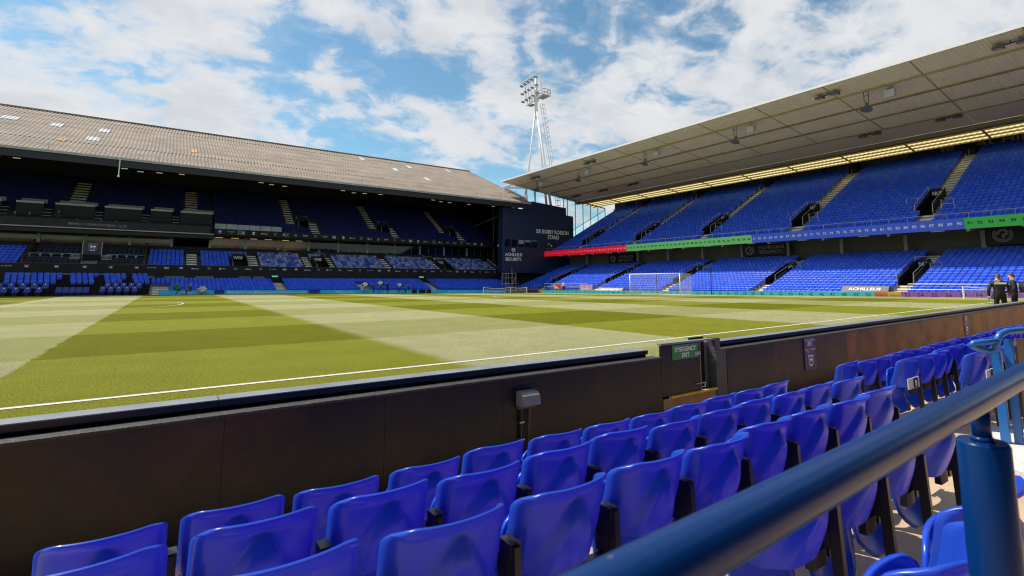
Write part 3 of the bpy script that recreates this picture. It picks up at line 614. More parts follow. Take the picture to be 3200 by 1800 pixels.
def vomitory(parent, MAP, ua, ub, v0, z0, depth, rise, r0, r1, txt, sgn, text_U, n_dir, label_h=0.42):
    va, vb = v0 + r0 * depth, v0 + (r1 + 1) * depth; zb = z0 + r0 * rise - 0.3; zt0 = z0 + r0 * rise + .62; zt1 = z0 + (r1 + 1) * rise + .62
    q = MB(); th = .1
    for u in (ua, ub - th):
        q = MB(); A = [(va, zb), (vb, zb), (vb, zt1), (va, zt0)]
        q.add([MAP(u, v, z) for v, z in A] + [MAP(u + th, v, z) for v, z in A], [(0, 1, 2, 3), (7, 6, 5, 4), (0, 4, 5, 1), (1, 5, 6, 2), (2, 6, 7, 3), (3, 7, 4, 0)]); q.build('side_wall', M_black, parent)
    q = MB(); lo, hi = np.minimum(MAP(ua, vb, zb), MAP(ub, vb + .1, zt1 + .1)), np.maximum(MAP(ua, vb, zb), MAP(ub, vb + .1, zt1 + .1)); q.box(*[c for p in zip(lo, hi) for c in p]); q.build('end_wall', M_black, parent)
    q = MB(); lo, hi = np.minimum(MAP(ua, va, zb - .1), MAP(ub, vb, zb)), np.maximum(MAP(ua, va, zb - .1), MAP(ub, vb, zb)); q.box(*[c for p in zip(lo, hi) for c in p]); q.build('passage_floor', M_black, parent)
    if txt:
        q = MB(); O = np.array(MAP((ua + ub) / 2, vb - .02, zt1 - label_h - .2)); q.text(txt, O, text_U, Z_, label_h, (ub - ua) * .62, bold=.02); q.build('lettering', M_letter, parent)
    # guard rails round the opening
    q = MB()
    for u in (ua - .05, ub + .05):
        q.tube([MAP(u, va - .1, zt0 - .62), MAP(u, va - .1, zt0 + .4), MAP(u, vb, zt1 + .4), MAP(u, vb + .15, zt1 - .6)], .03, 6)
    q.tube([MAP(ua - .05, vb + .02, zt1 + .35), MAP(ub + .05, vb + .02, zt1 + .35)], .03, 6); q.build('guard_rail', M_gal, parent)
def barrier(q, MAP, u, v, z, w=.9, h=.95):
    q.tube([MAP(u - w / 2, v, z), MAP(u - w / 2, v, z + h), MAP(u + w / 2, v, z + h), MAP(u + w / 2, v, z)], .03, 6); q.tube([MAP(u - w / 2, v, z + h * .5), MAP(u + w / 2, v, z + h * .5)], .02, 5)

# ------------------------------------------------------------------ END STAND (two tiers, cream cantilever roof)
NS = thing('end_stand', 'two tier stand with cream cantilever roof behind the goal', 'stand', (62, 30, 0))
AIS = [-3.8, 9.0, 21.8, 34.6, 47.4, 60.6]
VL = [(a - .55, a + .65, 5, 11) for a in AIS]
lower = make_tier(NS, NMAP, -10, 67.6, 61.6, 0.05, 0.72, 0.252, 17, [a - .1 for a in AIS], VL, aw=1.15)
for i, (a, b, r0, r1) in enumerate(VL):
    vomitory(NS, NMAP, a, b, 61.6, 0.05, .72, .252, r0, r1, ['NL6', 'NL5', 'NL4', 'NL3', 'NL2', 'NL1'][i], -1, -Y_, None, .34)
VU = [(a - .4, a + 1.0, 4, 9) for a in AIS]
upper = make_tier(NS, NMAP, -10, 67.6, 69.6, 6.9, 0.78, 0.408, 27, [a - .25 for a in AIS], VU, aw=1.3)
for i, (a, b, r0, r1) in enumerate(VU):
    vomitory(NS, NMAP, a, b, 69.6, 6.9, .78, .408, r0, r1, ['NU6', 'NU5', 'NU4', 'NU3', 'NU2', 'NU1'][i], -1, -Y_, None, .42)
q = MB()
for a in AIS:
    barrier(q, NMAP, a - 1.6, 72.9, 8.9, 1.0, 1.0); barrier(q, NMAP, a + 1.9, 75.0, 9.6, 1.0, 1.0); barrier(q, NMAP, a + 1.5, 66.0, 1.6, .9, .9); barrier(q, NMAP, a - 1.4, 68.5, 2.5, .9, .9)
    for r in range(10, 27, 2): q.tube([(69.6 + r * .78, a - .25, 6.9 + r * .408), (69.6 + r * .78, a - .25, 7.9 + r * .408)], .025, 5)
q.build('crowd_barriers', M_gal, NS)
# back walls, slab under the upper tier
M_bw = mk('dim_back_wall', (0.16, 0.155, 0.145), 0.85, var=(0.8, 0.15))
q = MB(); q.box(75.2, 75.4, -10, 67.6, 3.8, 8.2); q.build('lower_back_wall', M_bw, NS)
q = MB(); q.add([(69.3, -10, 6.5), (69.3, 67.6, 6.5), (76, 67.6, 7.6), (76, -10, 7.6)], [(0, 1, 2, 3)]); q.build('underside', mk('grey_underside', (0.14, 0.135, 0.13), 0.8), NS)
q = MB(); q.box(90.9, 91.2, -10, 70, 16, 21); q.build('upper_back_wall', M_bw, NS)
for y in np.arange(-7.3, 66, 6.25):
    q = MB(); q.box(73.75, 74.1, y - .17, y + .17, 4.2, 7.2); q.build('column', M_grey, NS)
    q = MB(); q.prism([(69.2, 6.45), (74.1, 7.1), (74.1, 6.6), (69.2, 6.2)], (0, y - .12, 0), X_, Z_, Y_, .24); q.build('bracket_beam', M_grey, NS)
    q = MB(); q.obox((69.3, y + 2.2, 6.36), (.25, 0, 0), (0, .5, 0), (0, 0, .04)); q.build('strip_light', M_grey, NS)
def sponsor_helmet(q, c, U, V, h):
    c = np.array(c, float); U = np.array(U, float); V = np.array(V, float)
    q.ring(c, U, V, h * .50, h * .60, R(-220), R(40), 20); q.ring(c, U, V, h * .40, h * .46, R(-215), R(35), 20)
    q.ring(c + V * h * .08, U, V, h * .18, h * .36, R(10), R(200), 14); q.poly([(-.05, -.3), (.12, -.3), (.12, .05), (-.05, .05)], c, U * h, V * h); q.poly([(.12, -.08), (.3, -.08), (.3, .1), (.12, .1)], c, U * h, V * h)
for (ya, yb, za, zb) in ((55.5, 49.6, 4.8, 6.5), (30.0, 24.1, 5.05, 6.7), (4.9, -2.0, 5.1, 6.95)):
    q = MB(); q.box(73.6, 73.72, yb, ya, za, zb); pn = q.build('sign_panel', mk('dark_purple_board', (0.012, 0.008, 0.012), 0.6), NS)
    q = MB(); h = zb - za; sponsor_helmet(q, (73.58, ya - h * .62, (za + zb) / 2), -Y_, Z_, h * .66)
    ty = (ya - h * 1.25 + yb) / 2; q.text('ACHILLEUS', (73.58, ty, za + h * .52), -Y_, Z_, h * .25, (ya - h * 1.25 - yb) * .9, bold=.015); q.text('SECURITY.', (73.58, ty, za + h * .16), -Y_, Z_, h * .25, (ya - h * 1.25 - yb) * .84, bold=.015); q.build('lettering', M_letterdim, pn)
# fascia of the upper tier with seat-block numbers
led = lambda n, c, e=.25: mk(n, c, .5, emit=e)
FR = [(68.3, 46.95, 'red_display', led('led_red', (0.60, 0.004, 0.02), .5), 1, 30, M_letter), (46.95, 25.9, 'green_display', led('led_green', (0.12, 0.42, 0.12), .35), 31, 60, M_ink),
      (25.9, 5.35, 'blue_display', led('led_blue', (0.03, 0.07, 0.40), .4), 61, 90, M_letter), (5.35, -10, 'green_display', led('led_green_deep', (0.025, 0.28, 0.045), .4), 91, 111, M_ink)]
for ya, yb, nm, mt, n0, n1, tm in FR:
    w = (ya - yb) / (n1 - n0 + 1)
    for k in range(n0, n1 + 1):
        y = ya - (k - n0 + .5) * w
        q = MB(); q.prism([(69.0, 6.42), (69.25, 6.42), (69.25, 7.42), (68.86, 7.42)], (0, y - w / 2 + .006, 0), X_, Z_, Y_, w - .012); d = q.build(nm, mt, NS)
        q = MB(); q.text(str(k), (68.90, y, 6.80), -Y_, np.array((-.138, 0, .99)), .28, bold=.02); q.build('lettering', tm, d)
q = MB(); q.tube([(69.15, -10, 7.95), (69.15, 68, 7.95)], .03, 6)
for y in np.arange(-9, 68, 1.56): q.tube([(69.15, y, 7.4), (69.15, y, 7.95)], .02, 5)
q.build('front_rail', M_gal, NS)
# sign band under the roof at the back
q = MB(); q.box(90.6, 90.75, 47.8, 70, 17.75, 19.3); sb = q.build('sign_panel', MATS['dark_purple_board'], NS)
q = MB(); q.text('ACHILLEUS SECURITY.', (90.58, 57.3, 18.15), -Y_, Z_, .80, 13.6, bold=.015); sponsor_helmet(q, (90.58, 67.6, 18.5), -Y_, Z_, .9); sponsor_helmet(q, (90.58, 49.2, 18.5), -Y_, Z_, .9); q.build('lettering', M_letterdim, sb)
q = MB(); q.box(90.6, 90.75, 13.2, 47.8, 17.75, 19.5); sb = q.build('sign_panel', mk('black_green_board', (0.008, 0.012, 0.010), .6), NS)
q = MB(); M_quote = mk('dull_lettering', (0.13, 0.135, 0.12), .7)
for tx, y, h, w, sh in (('"What is a', 45.2, .62, 4.4, 0), ('Club?', 41.4, .85, 2.9, .15), ('It\'s the', 38.1, .62, 3.2, 0), ('noise,', 34.8, .95, 3.0, 0), ('the', 32.3, .55, 1.1, 0), ('passion,', 28.6, .85, 4.6, .2), ('the feeling of', 23.2, .68, 5.6, 0), ('belonging"', 17.6, 1.0, 5.2, 0), ('Sir Bobby Robson', 14.3, .3, 1.8, 0)):
    q.text(tx, (90.58, y, 18.2), -Y_, Z_, h, w, bold=.02, shear=sh)
q.build('lettering', M_quote, sb)
q = MB(); q.box(90.6, 90.75, -10, 13.2, 17.75, 19.9); sb = q.build('sign_panel', MATS['dark_purple_board'], NS)
q = MB(); q.text('ACHILLEUS SECURITY.', (90.58, 8.6, 18.2), -Y_, Z_, 1.05, 17.0, align='L', bold=.015); sponsor_helmet(q, (90.58, 11.3, 18.7), -Y_, Z_, 1.1); q.build('lettering', M_letterdim, sb)
q = MB(); q.box(90.2, 90.58, -10, 70, 17.4, 17.74); q.build('yellow_ledge', mk('yellow_ledge_paint', (0.42, 0.36, 0.14), .7), NS)
for a in AIS:
    q = MB(); q.box(89.4, 90.5, a - .7, a + .5, 17.0, 18.3); q.build('exit_box', M_black, NS)
# roof: corrugated cream liner between purlins, smooth band, yellow translucent band
RX0, RZ0, RK = 61.4, 21.1, 0.12
rz = lambda x: RZ0 - RK * (x - RX0)
YA, YB = -12.0, 72.2
PUR = [61.45, 65.0, 68.85, 72.55, 76.2]
bays = list(np.arange(-8.2, 72, 7.2)) ; bays = [YA] + [b for b in bays if YA + 1 < b < YB - 1] + [YB]
def corr(q, xa, xb, ya, yb, per=.26, amp=.035):
    n = max(4, int((yb - ya) / per) * 4); ys = np.linspace(ya, yb, n + 1); vs = []
    for i, y in enumerate(ys):
        d = (0, amp, amp, 0)[i % 4]; vs += [(xa, y, rz(xa) + d), (xb, y, rz(xb) + d)]
    q.add(vs, [(2 * i, 2 * i + 1, 2 * i + 3, 2 * i + 2) for i in range(n)])
for xa, xb in zip(PUR[:-1], PUR[1:]):
    for ya, yb in zip(bays[:-1], bays[1:]):
        q = MB(); corr(q, xa, xb, ya + .004, yb - .004); q.build('liner_sheet', M_cream, NS)
for ya, yb in zip(bays[:-1], bays[1:]):
    q = MB(); q.quad((76.2, ya + .004, rz(76.2)), (76.2, yb - .004, rz(76.2)), (80.6, yb - .004, rz(80.6)), (80.6, ya + .004, rz(80.6))); q.build('soffit_sheet', M_mauve, NS)
for y in bays[1:-1]:
    q = MB(); q.add([(61.6, y - .05, rz(61.6) - .03), (61.6, y + .05, rz(61.6) - .03), (76.2, y + .05, rz(76.2) - .03), (76.2, y - .05, rz(76.2) - .03), (61.6, y - .05, rz(61.6) + .05), (61.6, y + .05, rz(61.6) + .05), (76.2, y + .05, rz(76.2) + .05), (76.2, y - .05, rz(76.2) + .05)], [(0, 1, 2, 3), (0, 1, 5, 4), (2, 3, 7, 6), (0, 3, 7, 4), (1, 2, 6, 5)]); q.build('rafter', mk('brown_joint', (0.40, 0.28, 0.20), .7), NS)
for x, m in ((65.0, mk('pale_purlin', (0.55, 0.47, 0.30), .6)), (68.85, M_purlin), (72.55, M_purlin), (76.2, M_purlin)):
    q = MB(); q.box(x - .16, x + .16, YA, YB, rz(x) - .11, rz(x) - .02); q.build('purlin', m, NS)
q = MB(); q.box(80.6, 81.6, YA, YB, rz(80.6) - .5, rz(80.6) - .02); q.build('perforated_beam', mk('brown_beam', (0.26, 0.19, 0.12), .7, var=(2, .2)), NS)
for k in range(4):
    xa, xb = 81.7 + k * 1.1, 82.72 + k * 1.1
    for ya, yb in zip(bays[:-1], bays[1:]):
        q = MB(); corr(q, xa, xb, ya + .01, yb - .01, .5, .05); q.build('translucent_sheet', M_yellow, NS)
q = MB()
for k in range(5): q.box(81.58 + k * 1.1, 81.72 + k * 1.1, YA, YB, rz(81.6 + k * 1.1) - .14, rz(81.6 + k * 1.1) + .06)
for y in bays[1:-1]: q.obox((83.9, y, rz(83.9) - .05), (2.3, 0, -2.3 * RK), (0, .1, 0), (0, 0, .06))
q.build('glazing_bars', M_purlin, NS)
q = MB(); q.add([(86.05, YA, rz(86.05)), (86.05, YB, rz(86.05)), (91.2, YB, 20.6), (91.2, YA, 20.6)], [(0, 1, 2, 3)]); q.build('rear_soffit', M_purlin, NS)
q = MB(); q.add([(61.3, YA, RZ0 + .14), (61.3, YB, RZ0 + .14), (81.0, YB, RZ0 + 1.5), (81.0, YA, RZ0 + 1.5)], [(0, 1, 2, 3)]); q.add([(61.3, YB, RZ0), (61.3, YB, RZ0 + .14), (81.0, YB, RZ0 + 1.5), (81.0, YB, rz(81.0))], [(0, 1, 2, 3)]); q.build('top_sheet', mk('pale_roof_sheet', (0.55, 0.55, 0.55), .6), NS)
q = MB(); q.box(61.2, 61.42, YA, YB, RZ0 - .10, RZ0 + .16); q.build('edge_trim', M_white, NS)
# glazed west end below the roof
ye = 70.2
xs = [75.6, 76.7, 78.9, 81.1, 83.3, 85.5, 87.7]
for a, b in zip(xs[:-1], xs[1:]):
    q = MB(); za = 6.9 + (a - 69.6) * .523 + 1.0; zb = 6.9 + (b - 69.6) * .523 + 1.0; q.add([(a + .06, ye, za), (b - .06, ye, zb), (b - .06, ye, rz(b) - .25), (a + .06, ye, rz(a) - .25)], [(0, 1, 2, 3)]); q.build('pane', glass_mat('end_glass', (.86, .93, .95)), NS)
for a in xs:
    q = MB(); q.box(a - .06, a + .06, ye - .06, ye + .06, 8, rz(a) - .2); q.build('mullion', M_grey, NS)
q = MB(); q.obox((81.6, ye, (rz(75.6) + rz(87.7)) / 2 - .2), (6.1, 0, -.73), (0, .06, 0), (0, 0, .1)); q.tube([(75.6, ye - .08, 11.0), (87.7, ye - .08, 17.4)], .07, 6); q.build('head_rail', M_grey, NS)
q = MB(); q.box(69.3, 92, 67.75, 67.95, 0, 7); q.add([(69.3, 67.75, 7), (92, 67.75, 19), (92, 67.95, 19), (69.3, 67.95, 7), (92, 67.75, 7), (92, 67.95, 7)], [(0, 4, 1), (3, 2, 5), (0, 1, 2, 3)]); q.build('end_wall', M_navy, NS)
# front standing rail and pitchside ramps on the lower tier
q = MB(); q.tube([(61.0, -8, 1.35), (61.0, 7.6, 1.35)], .025, 6); q.tube([(61.0, -8, .9), (61.0, 7.6, .9)], .025, 6)
for y in np.arange(-8, 7.7, 1.3): q.tube([(61.0, y, 0), (61.0, y, 1.35)], .025, 5)
for y in np.arange(48, 67, .95): q.tube([(61.2, y, 0), (61.2, y, 1.25)], .025, 5)
q.tube([(61.2, 48, .75), (61.2, 58.5, .75)], .025, 6); q.tube([(61.2, 48, 1.25), (61.2, 58.5, 1.25)], .025, 6); q.build('pitch_rail', M_gal, NS)

# blue seats: the nearest block of the lower tier seat by seat, all the rest as one mass
first = None; rest_l = []
blk = [p for p in lower if -6.5 < p[0] < 8.0 and 1 <= p[3] <= 8]
sm = bpy.data.meshes.new('stadium_seat'); sm.from_pydata([(v[1], v[0], v[2]) for v in FS.v], [], FS.f); sm.materials.append(mk('far_seat_single', (0.026, 0.105, 0.78), .45, spec=.28, rnd=.2))
blkset = set(blk)
for p in blk:
    o = bpy.data.objects.new('stadium_seat', sm); COL.objects.link(o); o.location = (p[1], p[0], p[2]); o.rotation_euler = (0, 0, random.uniform(-.03, .03)); WL[o] = o.location[:]
    tag(o, 'blue seat in the sunlit lower tier block behind the two people in black', 'seat', 'sunlit seats of the lower tier block by the corner')
rest_l = [p for p in lower if p not in blkset]
# ------------------------------------------------------------------ LONG STAND (three tiers under an old corrugated roof)
WS = thing('long_stand', 'three tier stand with grey corrugated roof along the far touchline', 'stand', (25, 72, 0))
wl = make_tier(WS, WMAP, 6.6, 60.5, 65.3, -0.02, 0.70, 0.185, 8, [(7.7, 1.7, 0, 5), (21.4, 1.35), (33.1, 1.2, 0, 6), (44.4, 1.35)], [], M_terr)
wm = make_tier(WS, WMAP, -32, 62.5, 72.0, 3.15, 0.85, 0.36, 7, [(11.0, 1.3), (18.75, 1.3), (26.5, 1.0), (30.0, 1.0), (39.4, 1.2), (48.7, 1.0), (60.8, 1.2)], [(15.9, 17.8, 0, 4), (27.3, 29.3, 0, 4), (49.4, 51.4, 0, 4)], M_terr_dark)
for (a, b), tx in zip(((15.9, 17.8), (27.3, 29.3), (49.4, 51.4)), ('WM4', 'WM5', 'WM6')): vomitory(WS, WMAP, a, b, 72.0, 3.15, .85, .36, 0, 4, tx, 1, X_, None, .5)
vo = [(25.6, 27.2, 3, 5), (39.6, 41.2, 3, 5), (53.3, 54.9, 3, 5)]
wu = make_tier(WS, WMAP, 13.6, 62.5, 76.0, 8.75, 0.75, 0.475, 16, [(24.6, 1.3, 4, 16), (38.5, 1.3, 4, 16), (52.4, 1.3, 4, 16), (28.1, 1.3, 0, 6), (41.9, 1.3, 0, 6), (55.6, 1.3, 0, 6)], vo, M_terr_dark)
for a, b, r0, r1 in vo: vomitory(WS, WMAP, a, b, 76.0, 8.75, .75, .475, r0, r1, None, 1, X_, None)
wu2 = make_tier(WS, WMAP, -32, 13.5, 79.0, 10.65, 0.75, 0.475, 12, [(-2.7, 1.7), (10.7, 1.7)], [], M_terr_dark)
nav = [p for p in wm if -5.6 < p[0] < 5.4 and not (-1.0 < p[0] < 1.3 and True) and not (p[3] == 3)]
pale = [p for p in wm if p[0] > 19.2]; wblue = [p for p in wm if p[0] < -6.2 or 5.9 < p[0] <= 19.2]
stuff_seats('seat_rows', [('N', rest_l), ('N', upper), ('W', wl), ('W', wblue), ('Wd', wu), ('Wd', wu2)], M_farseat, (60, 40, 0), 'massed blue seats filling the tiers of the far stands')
stuff_seats('faded_seat_rows', [('W', pale)], M_paleseat, (40, 72, 3), 'massed faded pale blue seats in the middle tier of the long stand')
stuff_seats('navy_seat_rows', [('W', nav)], M_navyseat, (0, 72, 3), 'massed dark navy padded seats round the crested entrance panel')
# walls, slabs, back and ends
q = MB(); q.box(-32, 62.5, 71.0, 71.2, -.3, 3.2); q.build('lower_back_wall', M_black, WS)
q = MB(); q.box(-32, 63, 90.6, 91.0, 0, 26.5); q.build('rear_wall', M_black, WS)
q = MB(); q.add([(62.7, 72, 3), (62.7, 91, 3), (62.7, 91, 26), (62.7, 84, 23)], [(0, 1, 2, 3)]); q.add([(62.7, 76, 8), (62.7, 91, 8), (62.7, 91, 26), (62.7, 70, 16.5)], [(0, 1, 2, 3)]); q.build('gable_wall', M_black, WS)
q = MB(); q.box(-32, 62.5, 75.05, 79.2, 8.22, 8.34); q.build('upper_slab', M_black, WS)
q = MB(); q.box(-32, 62.5, 77.95, 78.1, 5.6, 6.62); q.build('box_front_wall', M_black, WS)
q = MB(); q.box(-32, 62.5, 71.35, 71.5, 2.25, 3.72); mf = q.build('middle_fascia', M_black, WS)
q = MB(); q.box(-32, 62.5, 71.32, 71.52, 3.722, 3.76); q.build('fascia_cap', mk('brown_cap', (0.09, 0.05, 0.03), .6), WS)
q = MB(); q.box(13.5, 61.5, 74.9, 75.04, 8.33, 9.2); uf = q.build('upper_fascia', M_black, WS)
q = MB(); q.box(-32, 13.5, 74.85, 75.04, 8.3, 8.42); q.build('gallery_edge', mk('pale_edge', (0.45, 0.44, 0.42), .6), WS)
M_crest = mk('pink_red_print', (0.40, 0.10, 0.14), .6)
# sponsor marks on the fascias
def umbro(q, c, s):
    c = np.array(c, float)
    for k, w in ((1.0, .16), (.55, .14)):
        for (x0, z0), (x1, z1) in (((-1, 0), (0, .55)), ((0, .55), (1, 0)), ((1, 0), (0, -.55)), ((0, -.55), (-1, 0))):
            a = c + s * k * (X_ * x0 + Z_ * z0); b = c + s * k * (X_ * x1 + Z_ * z1); q.quad(a, b, b - (b - c) * w, a - (a - c) * w)
def logo(kind, x, y, z, s=1.0):
    q = MB(); U, V = X_, Z_; c = np.array((x, y, z), float); mats = [M_letter]
    if kind == 'crest': crest_shape(q, c, U, V, .80 * s); mats = [M_crest, M_cblue, M_letter]
    elif kind == 'crestw': crest_shape(q, c, U, V, .72 * s); mats = [M_letterdim, M_black, M_letterdim]
    elif kind == 'tour':
        for i, k in enumerate('+-=/x'):
            o = c + U * (i - 2) * .30 * s + V * .12 * s
            if k in '+-/' : q.poly([(-.11, -.022), (.11, -.022), (.11, .022), (-.11, .022)], o, U * s, V * s)
            if k == '+': q.poly([(-.022, -.11), (.022, -.11), (.022, .11), (-.022, .11)], o - Y_ * .004, U * s, V * s)
            if k == '/':
                for zz in (-.08, .08): q.poly([(-.025, zz - .025), (.025, zz - .025), (.025, zz + .025), (-.025, zz + .025)], o - Y_ * .004, U * s, V * s)
            if k == '=':
                for zz in (-.05, .05): q.poly([(-.11, zz - .02), (.11, zz - .02), (.11, zz + .02), (-.11, zz + .02)], o, U * s, V * s)
            if k == 'x': q.poly([(-.10, -.08), (-.07, -.11), (.10, .08), (.07, .11)], o, U * s, V * s); q.poly([(-.10, .08), (-.07, .11), (.10, -.08), (.07, -.11)], o - Y_ * .004, U * s, V * s)
        q.text('TOUR', c - V * .28 * s, U, V, .16 * s, .55 * s, shear=.15)
    elif kind == 'halo': q.text('HALO', c + V * .04 * s, U, V, .30 * s, .85 * s, bold=.03); q.text('ITSM', c - V * .34 * s, U, V, .30 * s, .85 * s, bold=.03)
    elif kind == 'msc': q.text('m', c + V * .02 * s, U, V, .46 * s, .55 * s, bold=.04); q.text('sc', c - V * .36 * s, U, V, .42 * s, .5 * s, bold=.04)
    elif kind == 'flex': q.text('fleximize', c + U * .12 * s - V * .1 * s, U, V, .26 * s, 1.15 * s, bold=.01); q.poly([(-.66, -.16), (-.56, -.16), (-.56, .2), (-.66, .12)], c, U * s, V * s); q.poly([(-.54, -.1), (-.48, -.1), (-.48, .24), (-.54, .2)], c, U * s, V * s)
    elif kind == 'uni': q.text('University', c + U * .2 * s + V * .04 * s, U, V, .2 * s, .85 * s); q.text('of Suffolk', c + U * .2 * s - V * .26 * s, U, V, .2 * s, .85 * s); q.poly([(-.6, -.24), (-.28, -.24), (-.28, .24), (-.6, .24)], c, U * s, V * s); q.mi = 1; mats = [M_letter, M_black]; q.poly([(-.6, -.24), (-.5, -.24), (-.28, .1), (-.28, .24)], c - Y_ * .006, U * s, V * s)
    elif kind == 'dia': umbro(q, c + V * .08 * s, .42 * s); q.text('umbro', c - V * .34 * s, U, V, .15 * s, .5 * s)
    elif kind == 'birk': q.text('birketts', c + U * .15 * s - V * .06 * s, U, V, .28 * s, .95 * s, bold=.01); q.poly([(-.55, -.1), (-.42, -.1), (-.42, .06), (-.5, .06), (-.5, .3), (-.55, .3)], c, U * s, V * s); q.text('Tax | Law | Advice', c - V * .28 * s, U, V, .09 * s, .7 * s)
    return q, mats
seqn = ['tour', 'halo', 'msc', 'flex', 'crestw', 'uni', 'dia', 'birk', 'crestw']
def place_logo(kind, x, y, z, s, parent):
    q, mats = logo(kind, x, y, z, s); q.build('sponsor_mark', mats, parent)
for x in (-5.3, -2.7, -.1, 2.4, 5.0): place_logo('crest', x, 71.335, 3.3, .62, mf)
place_logo('tour', -7.0, 71.335, 3.3, .62, mf)
for i in range(35): place_logo(seqn[i % 9], 6.55 + i * 1.6, 71.335, 3.28, .62, mf)
place_logo('crest', 14.2, 74.885, 8.78, .7, uf)
for i in range(30): place_logo(seqn[i % 9], 15.65 + i * 1.48, 74.885, 8.78, .62, uf)
for x in (16.75, 23.2, 57.0 - 8.6):
    q = MB(); q.box(x - .32, x + .32, 74.85, 74.88, 8.45, 9.1); q.build('exit_light', mk('dim_exit_green', (0.01, 0.06, 0.03), .5, emit=.3), uf)
# lettering below the middle fascia and lower entrances
q = MB(); q.text('WL3', (24.3, 71.33, 2.42), X_, Z_, .42, 1.25, bold=.01); q.text('WL4', (45.9, 71.33, 2.45), X_, Z_, .42, 1.25, bold=.01); q.build('lettering', M_letter, mf)
for x in (21.4, 44.4):
    q = MB(); q.box(x - .9, x + .75, 70.9, 70.985, .3, 2.2); q.build('doorway', mk('deep_black', (0.004, 0.004, 0.004), .9), WS)
    q = MB(); q.box(x - .6, x + .2, 70.85, 70.895, 2.22, 2.42); q.build('exit_light', mk('exit_light_green', (0.10, 0.5, 0.25), .5, emit=.6), WS)
    q = MB()
    for s in (-1.15, 1.0):
        q.tube([(x + s, 70.5, 1.3), (x + s, 70.5, 2.3), (x + s, 68.2, 1.7), (x + s, 68.2, .7)], .035, 6)
    q.build('guard_rail', M_railblue, WS)
for a, b in ((4.6, 6.9), (8.0, 10.2), (11.4, 13.5), (16.6, 18.0), (18.4, 19.8)):
    q = MB(); q.box(a, b, 70.75, 70.98, 1.95, 2.3); q.build('wall_vent', mk('grey_vent', (0.13, 0.125, 0.12), .7), WS)
for a, b in ((-6.6, -4.3), (-3.4, -1.2), (-.2 + .9, 3.2 - .2)):
    q = MB(); q.tube([(a, 70.6, 1.6), (a, 70.6, 2.45), (b, 70.6, 2.45), (b, 70.6, 1.6)], .06, 6); q.build('tunnel_frame', M_grey, WS)
# directors' area: side walls, crested panel, glass balustrade with brackets
for x in (-5.95, 5.62):
    q = MB(); q.prism([(72.0, 3.76), (78, 6.0), (78, 7.0), (72.0, 4.3)], (x, 0, 0), Y_, Z_, X_, .14); q.build('side_wall', mk('timber_brown', (0.10, 0.045, 0.02), .5), WS)
q = MB(); q.box(-.75, 1.05, 74.6, 74.8, 5.0, 6.7); cp = q.build('entrance_panel', mk('charcoal_panel', (0.03, 0.032, 0.033), .5), WS)
q = MB(); crest_shape(q, (.15, 74.58, 5.95), X_, Z_, 1.1); q.build('crest', [M_crest, M_cblue, M_letter], cp)
q = MB(); q.box(-.7, 1.0, 74.3, 74.5, 3.8, 4.95); q.build('entrance', MATS['deep_black'], WS)
q = MB()
for x0 in (-1.9, 1.25):
    for k in range(4): q.box(x0, x0 + 1.0, 73.4 + k * .25, 73.62 + k * .25, 4.35 + k * .18, 4.42 + k * .18)
for k in range(4): q.box(-.7, .9, 72.6 + k * .25, 72.85 + k * .25, 3.8 + k * .1, 3.84 + k * .1)
q.build('side_steps', M_grey, WS)
q = MB()
for x0, x1 in ((-5.8, -1.0), (1.6, 5.5)):
    q.tube([(x0, 74.4, 5.05), (x1, 74.4, 5.05)], .035, 6)
    for x in np.arange(x0 + .1, x1, 1.0): q.tube([(x, 74.38, 4.5), (x, 74.38, 5.0)], .04, 5); q.box(x - .14, x + .14, 74.3, 74.36, 4.86, 4.92)
for x in (-.8, 1.1): q.tube([(x, 74.5, 3.9), (x, 74.5, 6.7)], .04, 6)
q.build('balustrade', M_gal, WS)
# glazed boxes behind the middle tier
M_box = mk('tan_interior', (0.62, 0.46, 0.30), .8, var=(.6, .25)); M_lamp = mk('warm_lamp', (1.0, 0.72, 0.4), .5, emit=0.9)
gx = [-19.5, -14.8, -10.2, -5.6, -.95, 3.72, 8.5, 13.25, 17.95, 22.6, 27.2, 32, 37, 42, 47, 52, 57, 62]
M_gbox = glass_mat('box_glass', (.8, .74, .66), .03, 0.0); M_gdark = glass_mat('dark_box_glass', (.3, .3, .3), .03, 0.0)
for i, (a, b) in enumerate(zip(gx[:-1], gx[1:])):
    q = MB(); q.box(a - .17, a + .17, 77.9, 78.15, 6.55, 8.25); q.build('pier', M_grey, WS)
    dark = i in (6,); n = 3; xs_ = np.linspace(a + .18, b - .18, n + 1)
    if dark: continue
    for u, v in zip(xs_[:-1], xs_[1:]):
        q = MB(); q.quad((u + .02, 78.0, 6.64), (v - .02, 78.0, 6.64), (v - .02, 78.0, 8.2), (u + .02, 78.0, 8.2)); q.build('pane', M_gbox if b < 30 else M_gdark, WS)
        q = MB(); q.box(v - .02, v + .02, 77.98, 78.02, 6.64, 8.2); q.build('mullion', M_grey, WS)
q = MB(); q.box(-32, 8.4, 79.6, 79.7, 6, 8.2); q.box(13.3, 27.2, 79.6, 79.7, 6, 8.2); q.box(-32, 27.2, 78.2, 79.6, 6.4, 6.5); q.build('box_interior', M_box, WS)
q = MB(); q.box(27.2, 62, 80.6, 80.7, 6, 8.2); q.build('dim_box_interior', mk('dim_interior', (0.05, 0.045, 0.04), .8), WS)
q = MB()
for i, (a, b) in enumerate(zip(gx[:10], gx[1:11])):
    if i == 6: continue
    for t_ in (.25, .7): q.box(a + (b - a) * t_ - .5, a + (b - a) * t_ + .5, 78.5, 78.7, 8.18, 8.21)
q.build('box_lamps', M_lamp, WS)
